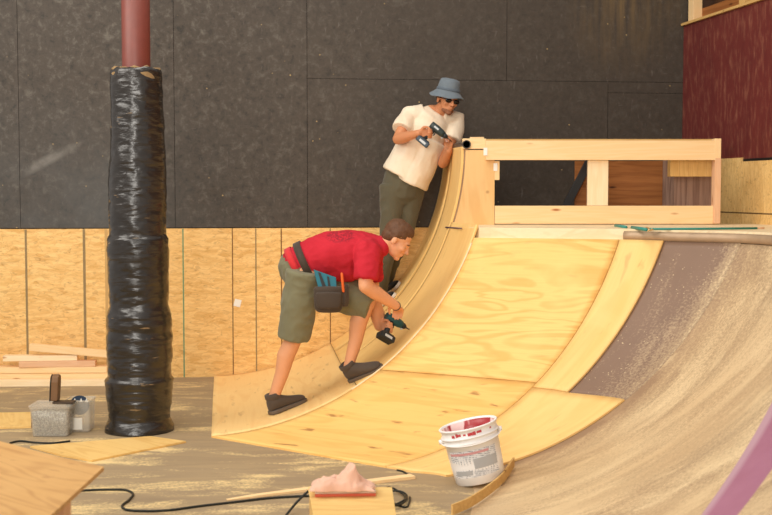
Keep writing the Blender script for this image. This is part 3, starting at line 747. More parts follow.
def label_mat():
    k = N('printed bucket label', .5, .3); o = k.obj(); z = k.sep(o)[2]
    l = k.math('SINE', k.math('MULTIPLY', z, 620)); n = k.noise(k.map(o, (70, 70, 25)), 1.0, 3); blk = k.noise(k.map(o, (9, 9, 16)), 1.0, 2)
    c = k.mix(k.step(blk, .42, .5), S(240, 238, 236), S(222, 222, 222)); c = k.mix(k.math('MULTIPLY', k.step(l, .0, .3), k.step(n, .45, .52)), c, S(150, 152, 158)); return k.out(c)
def rad_at(z): return .124+.006*(z > 0)+(z-.004)*(.142-.130)/.256+.0 if z < .26 else .145
patch('label', 205, 320, .055, .225, .1325, .1403, label_mat())
GREYL = flat('grey label print', S(176, 176, 176), .5)
patch('label_print', 262, 318, .105, .17, .1353, .1382, GREYL, .0022); patch('label_print', 212, 255, .07, .10, .1335, .135, GREYL, .0022)
patch('label_print', 208, 300, .20, .215, .1392, .14, flat('red label print', S(208, 150, 150), .5), .0022)
for k in range(9):
    a = 225+random.random()*90; patch('paint_drip', a, a+4+random.random()*7, .318+random.random()*.012, .335+random.random()*.012, .1478, .1486, flat('red drip', S(196, 70, 76), .4) if k == 0 else bpy.data.materials['red drip'], .0015, 4)
# bail handle hanging round the front
m = MB(); pts = []
for i in range(33):
    a = math.radians(180+180*i/32); pts.append(BM @ V((math.cos(a)*.162, math.sin(a)*.162, .29-.028*math.sin(math.radians(180*i/32)))))
m.tube(pts, .0028, 8); m.build('handle', WHITEP, bk, True)
for sx in (-1, 1): m = MB(); m.tube([BM @ V((sx*.145, 0, .288)), BM @ V((sx*.168, 0, .288))], .012, 14); m.build('handle_lug', WHITEP, bk, True)
# ------------------------------------------------------------------ bent strip
def strip(name, pix, h, th, mat, label, cat):
    pts = [hit(*p)[0] for p in pix]; dense = []
    n = len(pts)
    for i in range(n-1):
        for t in range(8):
            t /= 8; a = pts[max(0, i-1)]; b = pts[i]; c_ = pts[i+1]; d_ = pts[min(n-1, i+2)]
            dense.append(.5*((2*b)+(c_-a)*t+(2*a-5*b+4*c_-d_)*t*t+(3*b-a-3*c_+d_)*t**3))
    dense.append(pts[-1]); rg = []
    for i, p in enumerate(dense):
        tn = (dense[min(i+1, len(dense)-1)]-dense[max(0, i-1)]).normalized(); up_ = V((0, 0, 1)); s_ = tn.cross(up_).normalized()
        rg.append([p-s_*th/2-up_*.004, p+s_*th/2-up_*.004, p+s_*th/2+up_*h, p-s_*th/2+up_*h])
    return tag(MB().rings(rg).build(name, mat, None), label, cat)
strip('bent_wood_strip', [(452, 517), (470, 509), (488, 497), (503, 484), (514, 468)], .046, .010, PINE_T, 'thin bent wooden strip on edge beside the white bucket', 'wood strip')
# tapered stick on the floor
a, b = at_z(227, 498, .012), at_z(413, 476, .012)
rg = []
for t, wv_, hv in ((0, .010, .006), (.15, .018, .012), (.6, .026, .016), (1, .03, .018)):
    p = a.lerp(b, t); s_ = (b-a).normalized().cross(V((0, 0, 1))); rg.append([V((*(p-s_*wv_)[:2], .0005)), V((*(p+s_*wv_)[:2], .0005)), V((*(p+s_*wv_)[:2], hv)), V((*(p-s_*wv_)[:2], hv))])
tag(MB().rings(rg).build('tapered_stick', PINE, None, bevel=.001), 'long pale tapered stick lying on the floor behind the wooden box', 'stick')
m = MB(); m.box(at_z(318, 489.5, .024), (.05, .016, .014), Euler((0, 0, .15)).to_matrix()); tag(m.build('cable_plug', BLK, None, bevel=.003), 'small black plug lying on the tapered stick', 'plug')
# wooden box, case, cloth in front
bx0 = at_z(352, 494, .16)
bo = thing('wooden_box', V((bx0.x, bx0.y, 0)), 'pale plywood box at the bottom edge with a shallow case on it', 'box')
Lb = [at_z(308, 487, .16), at_z(392, 487, .16), at_z(400, 540, .16), at_z(318, 540, .16)]
pl = sorted([(p.x, p.y) for p in Lb], key=lambda q: 0)
MB().prism(pl, .148, .16).build('box_top', PLY_F, bo, bevel=.002)
cx_ = sum(p[0] for p in pl)/4; cy_ = sum(p[1] for p in pl)/4
MB().prism([(cx_+(x-cx_)*.97, cy_+(y-cy_)*.97) for x, y in pl], 0, .1475).build('box_body', PLY_F, bo)
csa = thing('shallow_case', at_z(345, 493, .16), 'shallow red case with a clear grey lid on the wooden box', 'case')
Lc = [at_z(315, 497, .162), at_z(376, 496, .162), at_z(369, 486, .162), at_z(317, 486, .162)]
MB().prism([(p.x, p.y) for p in Lc], .161, .174).build('case_base', flat('red plastic', S(206, 96, 70), .4), csa, bevel=.002)
MB().prism([(p.x, p.y) for p in Lc], .1745, .188).build('case_lid', flat('clear grey plastic', S(206, 184, 168), .3), csa, bevel=.003)
# crumpled cloth
m = MB(); c0 = at_z(345, 488, .19)
S_ = .0053
def cpt(px, py, dy=0): return at_y(px, py, c0.y+dy)
nx, ny = 84, 44; tp = []
xa, xb = cpt(311, 484).x, cpt(375, 484).x; xpk = cpt(351, 484).x; W_ = xb-xa
for i in range(nx+1):
    row = []
    for j in range(ny+1):
        a = i/nx; b = j/ny; x = xa+W_*a; y = c0.y-.07+.15*b
        e_ = max(0, 1-(2*a-1)**4)*max(0, 1-(2*b-1)**4)
        q = V((x*13+4, y*13, 2)); rd = 1-abs(mnoise.noise(q+V((mnoise.noise(q*1.3), 0, 0))*.8))*2.2; r2 = 1-abs(mnoise.noise(q*2.3+V((9, 2, 1))))*2
        hh = .018+.085*math.exp(-((x-xpk)/.045)**2)*math.exp(-((b-.45)/.35)**2)+.028*math.exp(-((x-xa-.07)/.06)**2)
        z = c0.z+.0015+e_**.5*max(.003, hh*(.62+.42*rd)+.012*r2)
        row.append(V((x+.014*mnoise.noise(V((y*20, z*9, 1))), y+.02*mnoise.noise(V((x*16, 3, 1))), z)))
    tp.append(row)
m = MB(); top_ = [[m.bm.verts.new(p) for p in r] for r in tp]; bot_ = [[m.bm.verts.new((p.x, p.y, c0.z+.001)) for p in r] for r in tp]
for i in range(nx):
    for j in range(ny):
        m.face((top_[i][j], top_[i+1][j], top_[i+1][j+1], top_[i][j+1])); m.face((bot_[i][j], bot_[i][j+1], bot_[i+1][j+1], bot_[i+1][j]))
for i in range(nx):
    for j in (0, ny): m.face((bot_[i][j], bot_[i+1][j], top_[i+1][j], top_[i][j]))
for j in range(ny):
    for i in (0, nx): m.face((bot_[i][j], bot_[i][j+1], top_[i][j+1], top_[i][j]))
CL = m.build('crumpled_cloth', cloth('dusty pink cloth', S(222, 176, 152), .12), None, True); tag(CL, 'crumpled pinkish cloth heaped on the shallow case', 'cloth')
# cables
def cable(pix, label, r=.006, name='power_cable', mat=CABLE):
    P = [at_z(p[0], p[1], (p[2] if len(p) > 2 else r)) for p in pix]; dense = []; n = len(P)
    for i in range(n-1):
        for t in range(8):
            t /= 8; a = P[max(0, i-1)]; b = P[i]; c_ = P[i+1]; d_ = P[min(n-1, i+2)]
            q = .5*((2*b)+(c_-a)*t+(2*a-5*b+4*c_-d_)*t*t+(3*b-a-3*c_+d_)*t**3); q.z = max(q.z, r*.8); dense.append(q)
    dense.append(P[-1]); m = MB(); m.tube(dense, r, 8); return tag(m.build(name, mat, None, True), label, 'cable')
cable([(60, 492), (90, 490), (112, 489.5), (126, 490), (133, 494), (129, 500), (122, 506), (128, 510), (146, 511), (170, 510), (200, 506), (235, 502), (270, 498), (305, 496), (314, 496)], 'black power cable snaking across the floor from the work table')
cable([(284, 518, .006), (297, 502, .05), (310, 490, .10), (320, 485, .17), (326, 482, .20)], 'dark cable rising from the floor to the crumpled cloth')
lp = []
for i in range(30):
    a = i*.62; lp.append((389+math.cos(a)*(13+3*math.sin(i*.7))+i*.1, 497+math.sin(a)*(8+2*math.cos(i*.9)), .010+.0035*(i % 4)))
cable([(367, 484.5, .19), (374, 487, .15), (379, 492, .04)]+lp[3:26]+[(404, 507), (409, 503), (410, 497)], 'coiled dark cable lying beside the wooden box', .005)
cable([(10, 443), (20, 441), (35, 442.5), (52, 443), (70, 441)], 'dark cable end under the screw tub', .006)
cable([(397, 470), (404, 472), (412, 478)], 'short black cord at the corner of the plywood', .005)

# ------------------------------------------------------------------ people
def head_prims(m, M_, s=1.0, jaw=1.0):
    def E(c, r): m.ell(M_ @ V(c)*1.0 if False else (M_ @ V([x*s for x in c])), [x*s for x in r], M_.to_3x3())
    def T(a, b, r0, r1): m.tube([M_ @ V([x*s for x in a]), M_ @ V([x*s for x in b])], [r0*s, r1*s], 12, True)
    E((-.015, 0, .035), (.097, .077, .088)); E((.03, 0, -.02), (.062, .063, .082)); E((.038, 0, -.068), (.048, .050*jaw, .042))
    E((.072, 0, -.098), (.022, .024, .018)); E((.074, 0, .022), (.022, .048, .013))
    T((.088, 0, .008), (.112, 0, -.032), .008, .012); E((.102, .010, -.036), (.010, .008, .007)); E((.102, -.010, -.036), (.010, .008, .007))
    E((.090, 0, -.058), (.010, .024, .0055)); E((.088, 0, -.069), (.010, .021, .006))
    for sy in (-1, 1):
        E((-.008, sy*.080, -.012), (.020, .009, .032)); E((.060, sy*.040, -.025), (.028, .022, .022))
def hand_prims(m, wrist, fdir, pnorm, curl=.8, s=1.0, side=1, grip=None):
    """palm, four fingers and a thumb; pnorm points out of the palm, fingers curl towards it"""
    f = V(fdir).normalized(); n = V(pnorm); n = (n-f*n.dot(f)).normalized(); w_ = f.cross(n).normalized()*side
    W = V(wrist)
    for k in (-1.5, -.5, .5, 1.5): m.tube([W+w_*k*.010*s, W+f*.085*s+w_*k*.020*s], [.016*s, .0125*s], 10, True)
    for k, L in ((-1.5, .068), (-.5, .080), (.5, .075), (1.5, .060)):
        p = W+f*.085*s+w_*k*.0205*s; d = f.copy(); a = 0; pts = [p]
        for sg, fr_ in ((.45, 1), (.32, 1.1), (.23, .8)):
            a += curl*fr_; d = (f*math.cos(a)+n*math.sin(a)); p = p+d*L*sg*1.15*s; pts.append(p)
        m.tube(pts, [.0105*s, .0098*s, .0088*s, .0075*s], 10, True)
    p = W+f*.022*s-w_*.022*s; q = p+(f*.6-w_*.75+n*.35).normalized()*.040*s; r = q+(f*.8-w_*.1+n*.6).normalized()*.032*s; t = r+(f*.7+w_*.3+n*.65).normalized()*.026*s
    m.tube([p, q, r, t], [.016*s, .013*s, .0105*s, .0085*s], 10, True)
def frame(fwd, up, loc):
    x = V(fwd).normalized(); z = V(up); z = (z-x*z.dot(x)).normalized(); y = z.cross(x)
    m = Matrix((x, y, z)).transposed().to_4x4(); m.translation = V(loc); return m
def shoe(parent, heel, toe, n, mat, solem, L=.285, hi=.112, name='shoe'):
    x = (toe-heel).normalized(); M_ = frame(x, n, heel)
    t = MB(); 
    def ring(px_, wl, z0, z1, k=14):
        out = []
        for i in range(k):
            a = 2*math.pi*i/k; out.append(M_ @ V((px_, wl*math.cos(a)*(abs(math.cos(a))**-.25 if abs(math.cos(a)) > .01 else 1), (z0+z1)/2+(z1-z0)/2*math.sin(a))))
        return out
    outl = [(-.006, .014), (.002, .030), (.03, .042), (.10, .040), (.16, .041), (.21, .046), (.25, .040), (.275, .026), (.285, .010)]
    up_ = MB()
    top = [(-.002, .020, hi*.8), (.008, .034, hi*1.02), (.03, .045, hi*1.08), (.08, .047, hi*1.08), (.115, .044, hi*.9), (.16, .044, hi*.72), (.21, .046, hi*.6), (.25, .041, hi*.52), (.275, .028, hi*.40)]
    up_.rings([ring(a*L/.285, w_, .014, h_) for a, w_, h_ in top])
    o = up_.build(name, mat, parent, True, sub=1)
    so = MB(); poly = [(a*L/.285, w_+.003) for a, w_ in outl]+[(a*L/.285, -w_-.003) for a, w_ in reversed(outl)]
    va = [M_ @ V((a, b, .0)) for a, b in poly]; so.extrude(va, (M_.to_3x3() @ V((0, 0, .024)))); so.build('sole', solem, o, bevel=.004)
    lc = MB()
    for q in range(4):
        xa = .11+.022*q; h_ = hi*(.80-.095*q)+.004; lc.tube([M_ @ V((xa, -.02, h_-.006)), M_ @ V((xa+.004, 0, h_+.001)), M_ @ V((xa, .02, h_-.006))], .003, 6, True)
    lc.build('laces', solem if solem is SOLE_W else SOLE_D, o, True)
    ank = MB(); ank.lathe([(.040, hi*.7), (.050, hi*.95), (.0495, hi*1.16), (.044, hi*1.19), (.034, hi*.95)], 24, M_ @ Matrix.Translation((.052, 0, 0)) @ Matrix.Diagonal((1.15, .95, 1, 1))); ank.build('collar', mat, o, True)
    return M_ @ V((.055, 0, hi*.9))
def drill(name, M_, label, accent, s=1.0, battmat=BATT, bodymat=GREYP):
    d = thing(name, M_.translation, label, 'drill')
    def X(p): return M_ @ V([c*s for c in p])
    m = MB(); m.tube([X((-.085, 0, 0)), X((-.08, 0, 0)), X((-.02, 0, 0)), X((.03, 0, 0)), X((.05, 0, 0))], [.024*s, .031*s, .033*s, .029*s, .024*s], 18); m.build('motor_housing', accent, d, True)
    m = MB(); m.tube([X((.05, 0, 0)), X((.065, 0, 0)), X((.085, 0, 0))], [.021*s, .021*s, .012*s], 16); m.build('chuck', bodymat, d, True)
    m = MB(); m.tube([X((.085, 0, 0)), X((.135, 0, 0))], [.0045*s, .003*s], 8); m.build('drill_bit', STEEL, d, True)
    m = MB(); m.tube([X((-.035, 0, -.015)), X((-.045, 0, -.07)), X((-.055, 0, -.125))], [.021*s, .0185*s, .022*s], 14, flat=None); m.build('grip', bodymat, d, True)
    m = MB(); m.box(X((-.045, 0, -.150)), (.115*s, .072*s, .045*s), M_.to_3x3()); m.build('battery', battmat, d, bevel=.008)
    m = MB(); m.box(X((-.045, 0, -.1265)), (.09*s, .055*s, .014*s), M_.to_3x3()); m.build('battery_mount', bodymat, d, bevel=.004)
    m = MB(); m.box(X((-.012, 0, -.045)), (.010*s, .012*s, .026*s), M_.to_3x3()); m.build('trigger', BLK, d, bevel=.002)
    for sy in (-1, 1):
        m = MB(); m.box(X((-.03, sy*.0325, .004)), (.045*s, .002*s, .014*s), M_.to_3x3()); m.build('printed_mark', LTG, d)
        m = MB(); m.box(X((-.045, sy*.0365, -.152)), (.06*s, .002*s, .018*s), M_.to_3x3()); m.build('printed_mark', LTG, d)
    m = MB(); m.ell(X((.055, 0, -.028)), (.010*s, .006*s, .006*s)); m.build('work_light', LTG, d, True)
    return d
# ---- person kneeling over the bend in the red shirt
def Q(px, py, y): return at_y(px, py, y)
hA, nA = hit(271, 417); tA, _ = hit(293, 408.5)
hB, nB = hit(352, 383); tB, nB2 = hit(391, 367)
YA, YB = hA.y, hB.y
man = thing('person', (hA+hB)/2, 'person in red shirt and grey shorts bending over the ramp with a drill', 'person')
nsA = (nA*.8+V((0, 0, .3))).normalized()
tA = hA+(tA-hA).normalized()*.28
dB = (tB-hB).normalized()
ankA = shoe(man, hA+nA*.002, tA+nA*.002, nA, SHOE, SOLE_D)
nB_ = ((snormal(2.0, .48, -1)+snormal(2.0, .48, 1)*.6)).normalized()
ankB = shoe(man, hB+nB_*.004, hB+dB*.28+nB_*.004, nB_, SHOE, SOLE_D)
YM = (YA+YB)/2
print('MAN1', YA, YB, hA, hB)
hipA, hipB = Q(303, 280, YM-.10), Q(310, 281, YM+.08)
kneeA = Q(294, 338, (YM+ankA.y)/2-.03); kneeB = Q(366, 303, YB-.02)
pel = Q(306, 272, YM); wst = Q(322, 263, YM); chs = Q(348, 252, YM); shc = Q(366, 250, YM)
nkb = Q(379, 246, YM); 
shA = Q(367, 254, YM-.17); shB = Q(371, 257, YM+.15)
tip, tn = hit(409.5, 331)
drillY = tip.y-.03
elA = Q(365.5, 286, YM-.22); wrA = Q(396, 306, min(drillY-.04, YM-.08)); 
elB = Q(372, 300, YM+.16); wrB = Q(383, 322, drillY-.01)
side = V((0, 1, 0))
m = MB()
m.tube([hipA, hipA.lerp(kneeA, .5), kneeA], [.092, .082, .058], 20, True); m.tube([kneeA, kneeA.lerp(ankA, .3)+V((-.014, 0, 0)), kneeA.lerp(ankA, .6), ankA, ankA-nA*.03], [.056, .059, .046, .036, .036], 20, True)
m.tube([hipB, hipB.lerp(kneeB, .5), kneeB], [.092, .082, .060], 20, True); m.tube([kneeB, kneeB.lerp(ankB, .3)+V((-.016, 0, 0)), kneeB.lerp(ankB, .6), ankB, ankB-nB_*.03], [.058, .060, .046, .034, .030], 20, True)
m.tube([pel, wst, chs, shc], [.125, .112, .125, .10], 24, True, flat=((0, 1, 0), 1.3))
for sh, el, wr_ in ((shA, elA, wrA), (shB, elB, wrB)):
    m.tube([shc.lerp(sh, .6), sh], [.07, .062], 16, True); m.tube([sh, sh.lerp(el, .5), el], [.060, .053, .046], 16, True); m.tube([el, el.lerp(wr_, .3), wr_], [.047, .048, .030], 16, True)
HM = frame((.80, -.10, -.62), (.62, 0, .80), Q(397, 240, YM-.01))
m.tube([nkb-V((.03, 0, .0)), HM @ V((-.03, 0, -.05))], [.062, .056], 18, True)
head_prims(m, HM, .97)
hA1 = Q(404, 316, drillY-.02)
hand_prims(m, wrA, (hA1-wrA), (-.1, .5, -1), .55, .95, -1)
DM = frame(tip-Q(388, 317.5, drillY-.04), (-.45, .1, 1), Q(396, 321.5, drillY-.03))
dfw = (DM.to_3x3() @ V((1, 0, 0)))
gp = DM @ V((-.044, 0, -.065))
wrB = gp+V((-.068, .05, -.005)); 
hand_prims(m, wrB, V((.09, -.02, .0)), (.15, -1, -.1), 1.05, .95, 1)
m.tube([elB, elB.lerp(wrB, .4), wrB], [.045, .044, .030], 16, True)
body = remeshed(m, 'body', SKIN1, man, .0058, 5)
# hair
m = MB()
def EH(mm, M_, c, r, s=.97): mm.ell(M_ @ V([x*s for x in c]), [x*s for x in r], M_.to_3x3())
EH(m, HM, (-.024, 0, .050), (.098, .083, .085)); EH(m, HM, (-.058, 0, .0), (.055, .070, .065)); EH(m, HM, (-.0, 0, .085), (.075, .066, .05)); EH(m, HM, (-.02, .055, .03), (.04, .032, .05)); EH(m, HM, (-.02, -.055, .03), (.04, .032, .05))
remeshed(m, 'hair', HAIR, man, .006, 3, .006, 40)
m = MB()
for sy in (-1, 1): m = MB(); m.tube([HM @ V((.086, sy*.018, .016)), HM @ V((.088, sy*.03, .022)), HM @ V((.076, sy*.048, .016))], [.0035, .004, .002], 8, True); m.build('eyebrow', HAIR, man, True)
for sy in (-1, 1): m = MB(); m.ell(HM @ V((.070, sy*.031, -.006)), (.010, .011, .007), HM.to_3x3()); m.build('eye', flat('eye', S(190, 160, 140), .4), man, True); m = MB(); m.ell(HM @ V((.0755, sy*.031, -.007)), (.005, .006, .005)); m.build('iris', GLASSD, man, True)
# shirt
m = MB()
m.tube([Q(299, 262, YM), Q(311, 259, YM), Q(330, 255, YM), Q(350, 252.5, YM), Q(367, 249, YM), Q(380, 246.5, YM)], [.112, .135, .150, .146, .118, .07], 28, True, flat=((0, 1, 0), 1.28))
m.tube([Q(326, 266, YM), Q(350, 263, YM), Q(360, 264, YM)], [.10, .12, .09], 20, True, flat=((0, 1, 0), 1.35))
for sh, el, sgn in ((shA, elA, -1), (shB, elB, 1)):
    d = (el-sh).normalized(); m.tube([shc.lerp(sh, .3), sh-d*.01, sh+d*.06, sh+d*.150, sh+d*.165], [.10, .082, .078, .078, .074], 20, False)
def shirt_print():
    k = N('red cotton with faded print', .85, .15); p = k.obj(); n = k.noise(p, 10, 5, .6)
    c_ = Q(340, 234, YM-.12); t_ = k.map(p, (1, 1, 1), (0, 0, 0), (-c_.x, -c_.y, -c_.z)); t_ = k.map(t_, (1/.10, 1/.12, 1/.06))
    l = k.n('ShaderNodeVectorMath', operation='LENGTH'); k.l(t_, l.inputs[0]); f = k.math('MULTIPLY', k.step(l.outputs['Value'], 1.1, .8), k.step(k.noise(p, 70, 3), .46, .54))
    col = k.mix(n, S(174, 34, 46), S(206, 48, 62)); return k.out(k.mix(k.math('MULTIPLY', f, .6), col, S(100, 34, 44)), k.noise(p, 400, 2), .2, .001)
remeshed(m, 'shirt', shirt_print(), man, .007, 6, .011, 9, (1, 1, 1))
# printed mark on the back
c_ = Q(338, 233.5, YM-.02)
# shorts
m = MB()
m.tube([Q(296, 268, YM), Q(306, 275, YM), Q(312, 281, YM)], [.115, .135, .12], 26, True, flat=((0, 1, 0), 1.25))
dA = (kneeA-hipA).normalized()
m.tube([hipA-dA*.06, hipA+dA*.08, hipA+dA*.25, kneeA-dA*.0+V((0, 0, .0))], [.115, .115, .112, .104], 24, False)
dBt = (kneeB-hipB); L_ = dBt.length; dBt.normalize()
m.tube([hipB-dBt*.05, hipB+dBt*.10, hipB+dBt*(L_*.65), kneeB+dBt*.035], [.125, .130, .120, .108], 24, False)
remeshed(m, 'shorts', SHORTS, man, .007, 5, .014, 8)
m = MB(); 
wd = (Q(318, 259, YM)-Q(296, 268, YM)).normalized()
def band(mm, c, ax, rz, ry, h_, th=.006):
    x = V(ax).normalized(); M_ = frame(x, (0, 1, 0), c)
    def rg(r, off): return [M_ @ V((off, math.cos(2*math.pi*k/40)*(rz+r), math.sin(2*math.pi*k/40)*(ry+r))) for k in range(40)]
    R_ = [rg(0, -h_/2), rg(th, -h_/2), rg(th, h_/2), rg(0, h_/2)]; mm.rings(R_+[R_[0]], cap=False)
wc = Q(304, 266, YM); ax = V((.72, 0, .38))
m = MB(); band(m, Q(296, 265, YM), ax, .121, .150, .045, .006); m.build('waistband', RED2, man, True)
belt = MB(); band(belt, Q(305.5, 262, YM), V((.75, 0, .35)), .136, .176, .048, .008)
bl = belt.build('tool_belt', LEATHER, man, True)
def pouch(px0, px1, py0, py1, y, dep):
    a = Q(px0, py0, y); b = Q(px1, py1, y); mm = MB(); c = (a+b)/2; wx = abs(b.x-a.x); hz = abs(a.z-b.z)
    rg = []
    for t, kw, kd in ((0, .70, .5), (.1, .92, .85), (.5, 1, 1), (.9, .98, .9), (1, 1.0, .95)):
        z = min(a.z, b.z)+hz*t; rg.append([V((c.x+wx/2*kw*math.cos(q)*(1 if abs(math.cos(q)) < .7 else 1.05), c.y+dep/2*kd*math.sin(q), z)) for q in [2*math.pi*k/20 for k in range(20)]])
    mm.rings(rg); o = mm.build('pouch', LEATHER, bl, True, sub=1); return o
YP = YM-.215
pouch(314, 343, 286, 313, YP, .075); pouch(316, 341, 292, 309, YP-.035, .03); pouch(340, 349, 284, 307, YP+.02, .06)
m = MB(); a = Q(318, 272, YP); m.extrude([Q(313.5, 269.5, YP), Q(336, 277.5, YP), Q(337, 292, YP), Q(319, 291, YP)], (0, .02, 0)); tag(m.build('tool_case', TEAL, None, bevel=.003), 'teal blue tool sticking out of the leather belt pouch', 'tool')
m = MB(); m.extrude([Q(318, 272, YP-.004), Q(320.5, 273, YP-.004), Q(327, 289, YP-.004), Q(323, 289, YP-.004)], (0, .003, 0)); m.extrude([Q(327, 276, YP-.004), Q(329, 277, YP-.004), Q(331, 289, YP-.004), Q(328.5, 289, YP-.004)], (0, .003, 0)); m.build('tool_slots', BLK, SC.objects['tool_case'])
m = MB(); m.tube([Q(341.8, 274, YP-.02), Q(343.3, 291, YP-.01)], .009, 10, True); tag(m.build('marker_pen', ORANGE, None, True), 'orange marker pen in the leather tool belt', 'pen')
wt = (hA1-wrA).normalized(); m = MB(); band(m, wrA-wt*.004, wt, .029, .029, .008, .003); m.build('bracelet', BLK, man, True)
# faded print on shirt back
k = N('faded dark print', .85, .1); PRM = k.out(k.mix(k.noise(k.obj(), 60, 3), S(150, 34, 44), S(92, 26, 34)))
DR1 = drill('cordless_drill', DM, 'teal and dark drill in the hands of the person in red', TEAL_D, 1.0, GREYP)

# ---- person in the cream T-shirt
def on(u, px):
    v = min([i/200 for i in range(201)], key=lambda q: abs(proj(surf(u, q))[0]-px)); n = snormal(u, v); return surf(u, v)+n*.013, n
hC, nC = on(.26, 389.5); hD, nD = on(.08, 394)
YC = hC.y; print('MAN2', YC, hC, hD)
man2 = thing('person', (hC+hD)/2, 'person in cream T-shirt, dark trousers and blue bucket hat holding a drill', 'person')
dC = (V((.5, -.55, 0))-nC*V((.5, -.55, 0)).dot(nC)).normalized()
ankC = shoe(man2, hC+nC*.003-dC*.11, hC+nC*.003+dC*.17, nC, BLKSHOE, SOLE_W, .27, .09)
dD = (V((.3, -.6, .2))-nD*V((.3, -.6, .2)).dot(nD)).normalized()
ankD = shoe(man2, hD+nD*.003-dD*.1, hD+nD*.003+dD*.17, nD, BLKSHOE, SOLE_W, .27, .09)
Y2 = YC-.06
hipC, hipD = Q(393, 186, Y2-.02), Q(412, 188, Y2+.02)
kneeC = Q(389, 238, Y2-.05); kneeD = Q(406, 226, Y2+.02)
pel = Q(403, 178, Y2); wst = Q(414, 160, Y2); chs = Q(426, 135, Y2-.02); shc = Q(432, 116, Y2-.02); nkb = Q(440, 108, Y2-.03)
shC = Q(409, 117, Y2-.05); shD = Q(457, 121, Y2+.02)
elC = Q(398, 139, Y2-.16); wrC = Q(423, 139, Y2-.30)
elD = Q(443, 163, Y2-.10); wrD = Q(449, 151, Y2-.25)
D2c = Q(439, 131, Y2-.33)
DM2 = frame(V((.12, -.01, -.10)), (.5, 0, .8), D2c)
gp2 = DM2 @ V((-.044, 0, -.06))
wrC = gp2+V((-.085, -.005, .0))
m = MB()
m.tube([hipC, kneeC, ankC, ankC-nC*.04], [.08, .055, .036, .036], 16, True); m.tube([hipD, kneeD, ankD, ankD-nD*.04], [.08, .055, .036, .036], 16, True)
m.tube([pel, wst, chs, shc], [.12, .11, .12, .09], 22, True, flat=((0, 1, 0), .85))
m.tube([shc.lerp(shC, .5), shC, shC.lerp(elC, .5), elC], [.07, .058, .050, .043], 16, True); m.tube([elC, elC.lerp(wrC, .3), wrC], [.044, .044, .028], 16, True)
m.tube([shc.lerp(shD, .5), shD, shD.lerp(elD, .5), elD], [.07, .058, .048, .042], 16, True); m.tube([elD, elD.lerp(wrD, .3), wrD], [.042, .042, .027], 16, True)
HM2 = frame((.40, -.88, -.20), (.24, -.16, .95), Q(447.5, 99.5, Y2-.10))
m.tube([nkb-V((.0, -.01, .03)), HM2 @ V((-.02, 0, -.05))], [.060, .054], 18, True)
head_prims(m, HM2, .97)
hand_prims(m, wrC, V((.085, -.005, .0)), (.1, .2, -1) if False else (.12, -1, -.15), .95, .95, 1)
hand_prims(m, wrD, (.02, -.03, .08), (-.9, -.3, .1), .6, .92, 1)
remeshed(m, 'body', SKIN2, man2, .0058, 5)
m = MB(); EH(m, HM2, (.040, 0, -.080), (.0475, .0505, .030)); EH(m, HM2, (.0745, 0, -.099), (.022, .026, .019))
o = remeshed(m, 'beard', BEARD, man2, .005, 3, .002, 60)
m = MB(); EH(m, HM2, (-.03, 0, .02), (.09, .080, .075)); remeshed(m, 'hair', HAIR, man2, .007, 2, .004, 40)
# sunglasses
sg = None
m = MB()
for sy in (-1, 1): m.ell(HM2 @ V((.086, sy*.034, -.002)), (.010, .029, .018), HM2.to_3x3())
sg = m.build('sunglasses', GLASSD, man2, True); m = MB(); m.tube([HM2 @ V((.092, -.012, .004)), HM2 @ V((.092, .012, .004))], .004, 8)
m.build('glasses_bridge', BLK, sg, True)
for sy in (-1, 1): m = MB(); m.tube([HM2 @ V((.080, sy*.060, .004)), HM2 @ V((.0, sy*.084, .004))], .0035, 6); m.build('glasses_arm', BLK, sg, True)
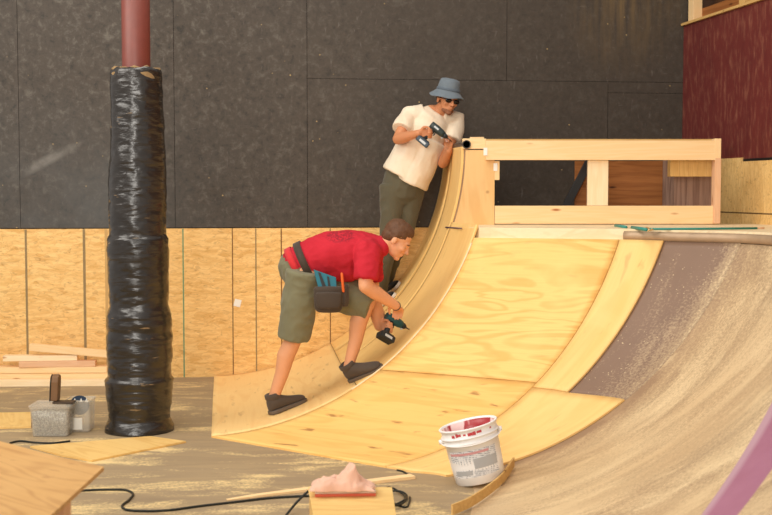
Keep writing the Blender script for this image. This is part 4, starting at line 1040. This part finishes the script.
# hat
HT = HM2 @ Matrix.Translation((-.012, 0, .022)) @ Matrix.Rotation(-.05, 4, 'Y')
prof = [(.001, .150), (.045, .149), (.078, .140), (.088, .120), (.094, .075), (.099, .050), (.101, .045), (.128, .018), (.152, -.004), (.154, -.009), (.150, -.010), (.125, .010), (.096, .036), (.088, .07), (.08, .115), (.001, .142)]
rg = []
for r, z in prof:
    ring = []
    for k_ in range(48):
        a = 2*math.pi*k_/48; wv = .008*math.sin(2*a+.5)+.004*math.sin(5*a); f_ = max(0, (r-.1)/.05); ring.append(HT @ V((r*.93*math.cos(a)*1.04-.008, r*.90*math.sin(a), z*.95+wv*f_)))
    rg.append(ring)
hat = MB().rings(rg).build('bucket_hat', DENIM, man2, True)
rg = []
for r, z in ((.100, .046), (.1035, .048), (.1025, .066), (.098, .066)):
    rg.append([HT @ V((r*.93*math.cos(a)*1.04-.008, r*.90*math.sin(a), z*.95)) for a in [2*math.pi*k_/48 for k_ in range(48)]])
MB().rings(rg, cap=False).build('hat_band', cloth('darker denim', S(96, 106, 116)), hat, True)
# T-shirt
m = MB()
m.tube([Q(402, 178, Y2), Q(408, 168, Y2), Q(418, 148, Y2-.01), Q(427, 130, Y2-.02), Q(433, 118, Y2-.02), Q(437, 112, Y2-.03)], [.172, .176, .168, .166, .145, .085], 28, False, flat=((0, 1, 0), .95))
m.tube([Q(410, 183, Y2-.01), Q(417, 168, Y2-.02), Q(430, 140, Y2-.02)], [.145, .145, .14], 24, False, flat=((0, 1, 0), 1.1))
d = (elC-shC).normalized(); m.tube([shc.lerp(shC, .4)+V((0, 0, .005)), shC, shC+d*.07, shC+d*.135], [.095, .082, .084, .088], 20, False)
d = (elD-shD).normalized(); m.tube([shc.lerp(shD, .4), shD, shD+d*.08, shD+d*.17], [.09, .076, .08, .083], 20, False)
remeshed(m, 'shirt', SHIRT_W, man2, .007, 7, .010, 6, (1.4, 1, .6))
m = MB()
m.tube([Q(402, 180, Y2), Q(402, 188, Y2)], [.150, .155], 24, True, flat=((0, 1, 0), .85))
m.tube([hipC, hipC.lerp(kneeC, .5), kneeC, kneeC.lerp(ankC, .6), ankC+V((0, 0, .0))], [.100, .088, .072, .066, .064], 22, False)
m.tube([hipD, hipD.lerp(kneeD, .5), kneeD, kneeD.lerp(ankD, .6), ankD], [.100, .088, .070, .062, .060], 22, False)
remeshed(m, 'trousers', TROUS, man2, .0075, 5, .014, 7, (1, 1, .7))
drill('cordless_drill', DM2, 'dark grey drill in the hand of the person in cream T-shirt', TEAL_D if False else flat('dark green grey plastic', S(58, 68, 66), .4), .95)
# bit in the left hand
m = MB(); m.tube([wrD+V((-.02, -.04, .075)), wrD+V((-.045, -.045, .125))], .009, 8, True); tag(m.build('paper_twist', flat('pinkish white paper', S(240, 206, 200), .7), None, True), 'small pinkish white piece held in the fingers of the person in cream', 'scrap')
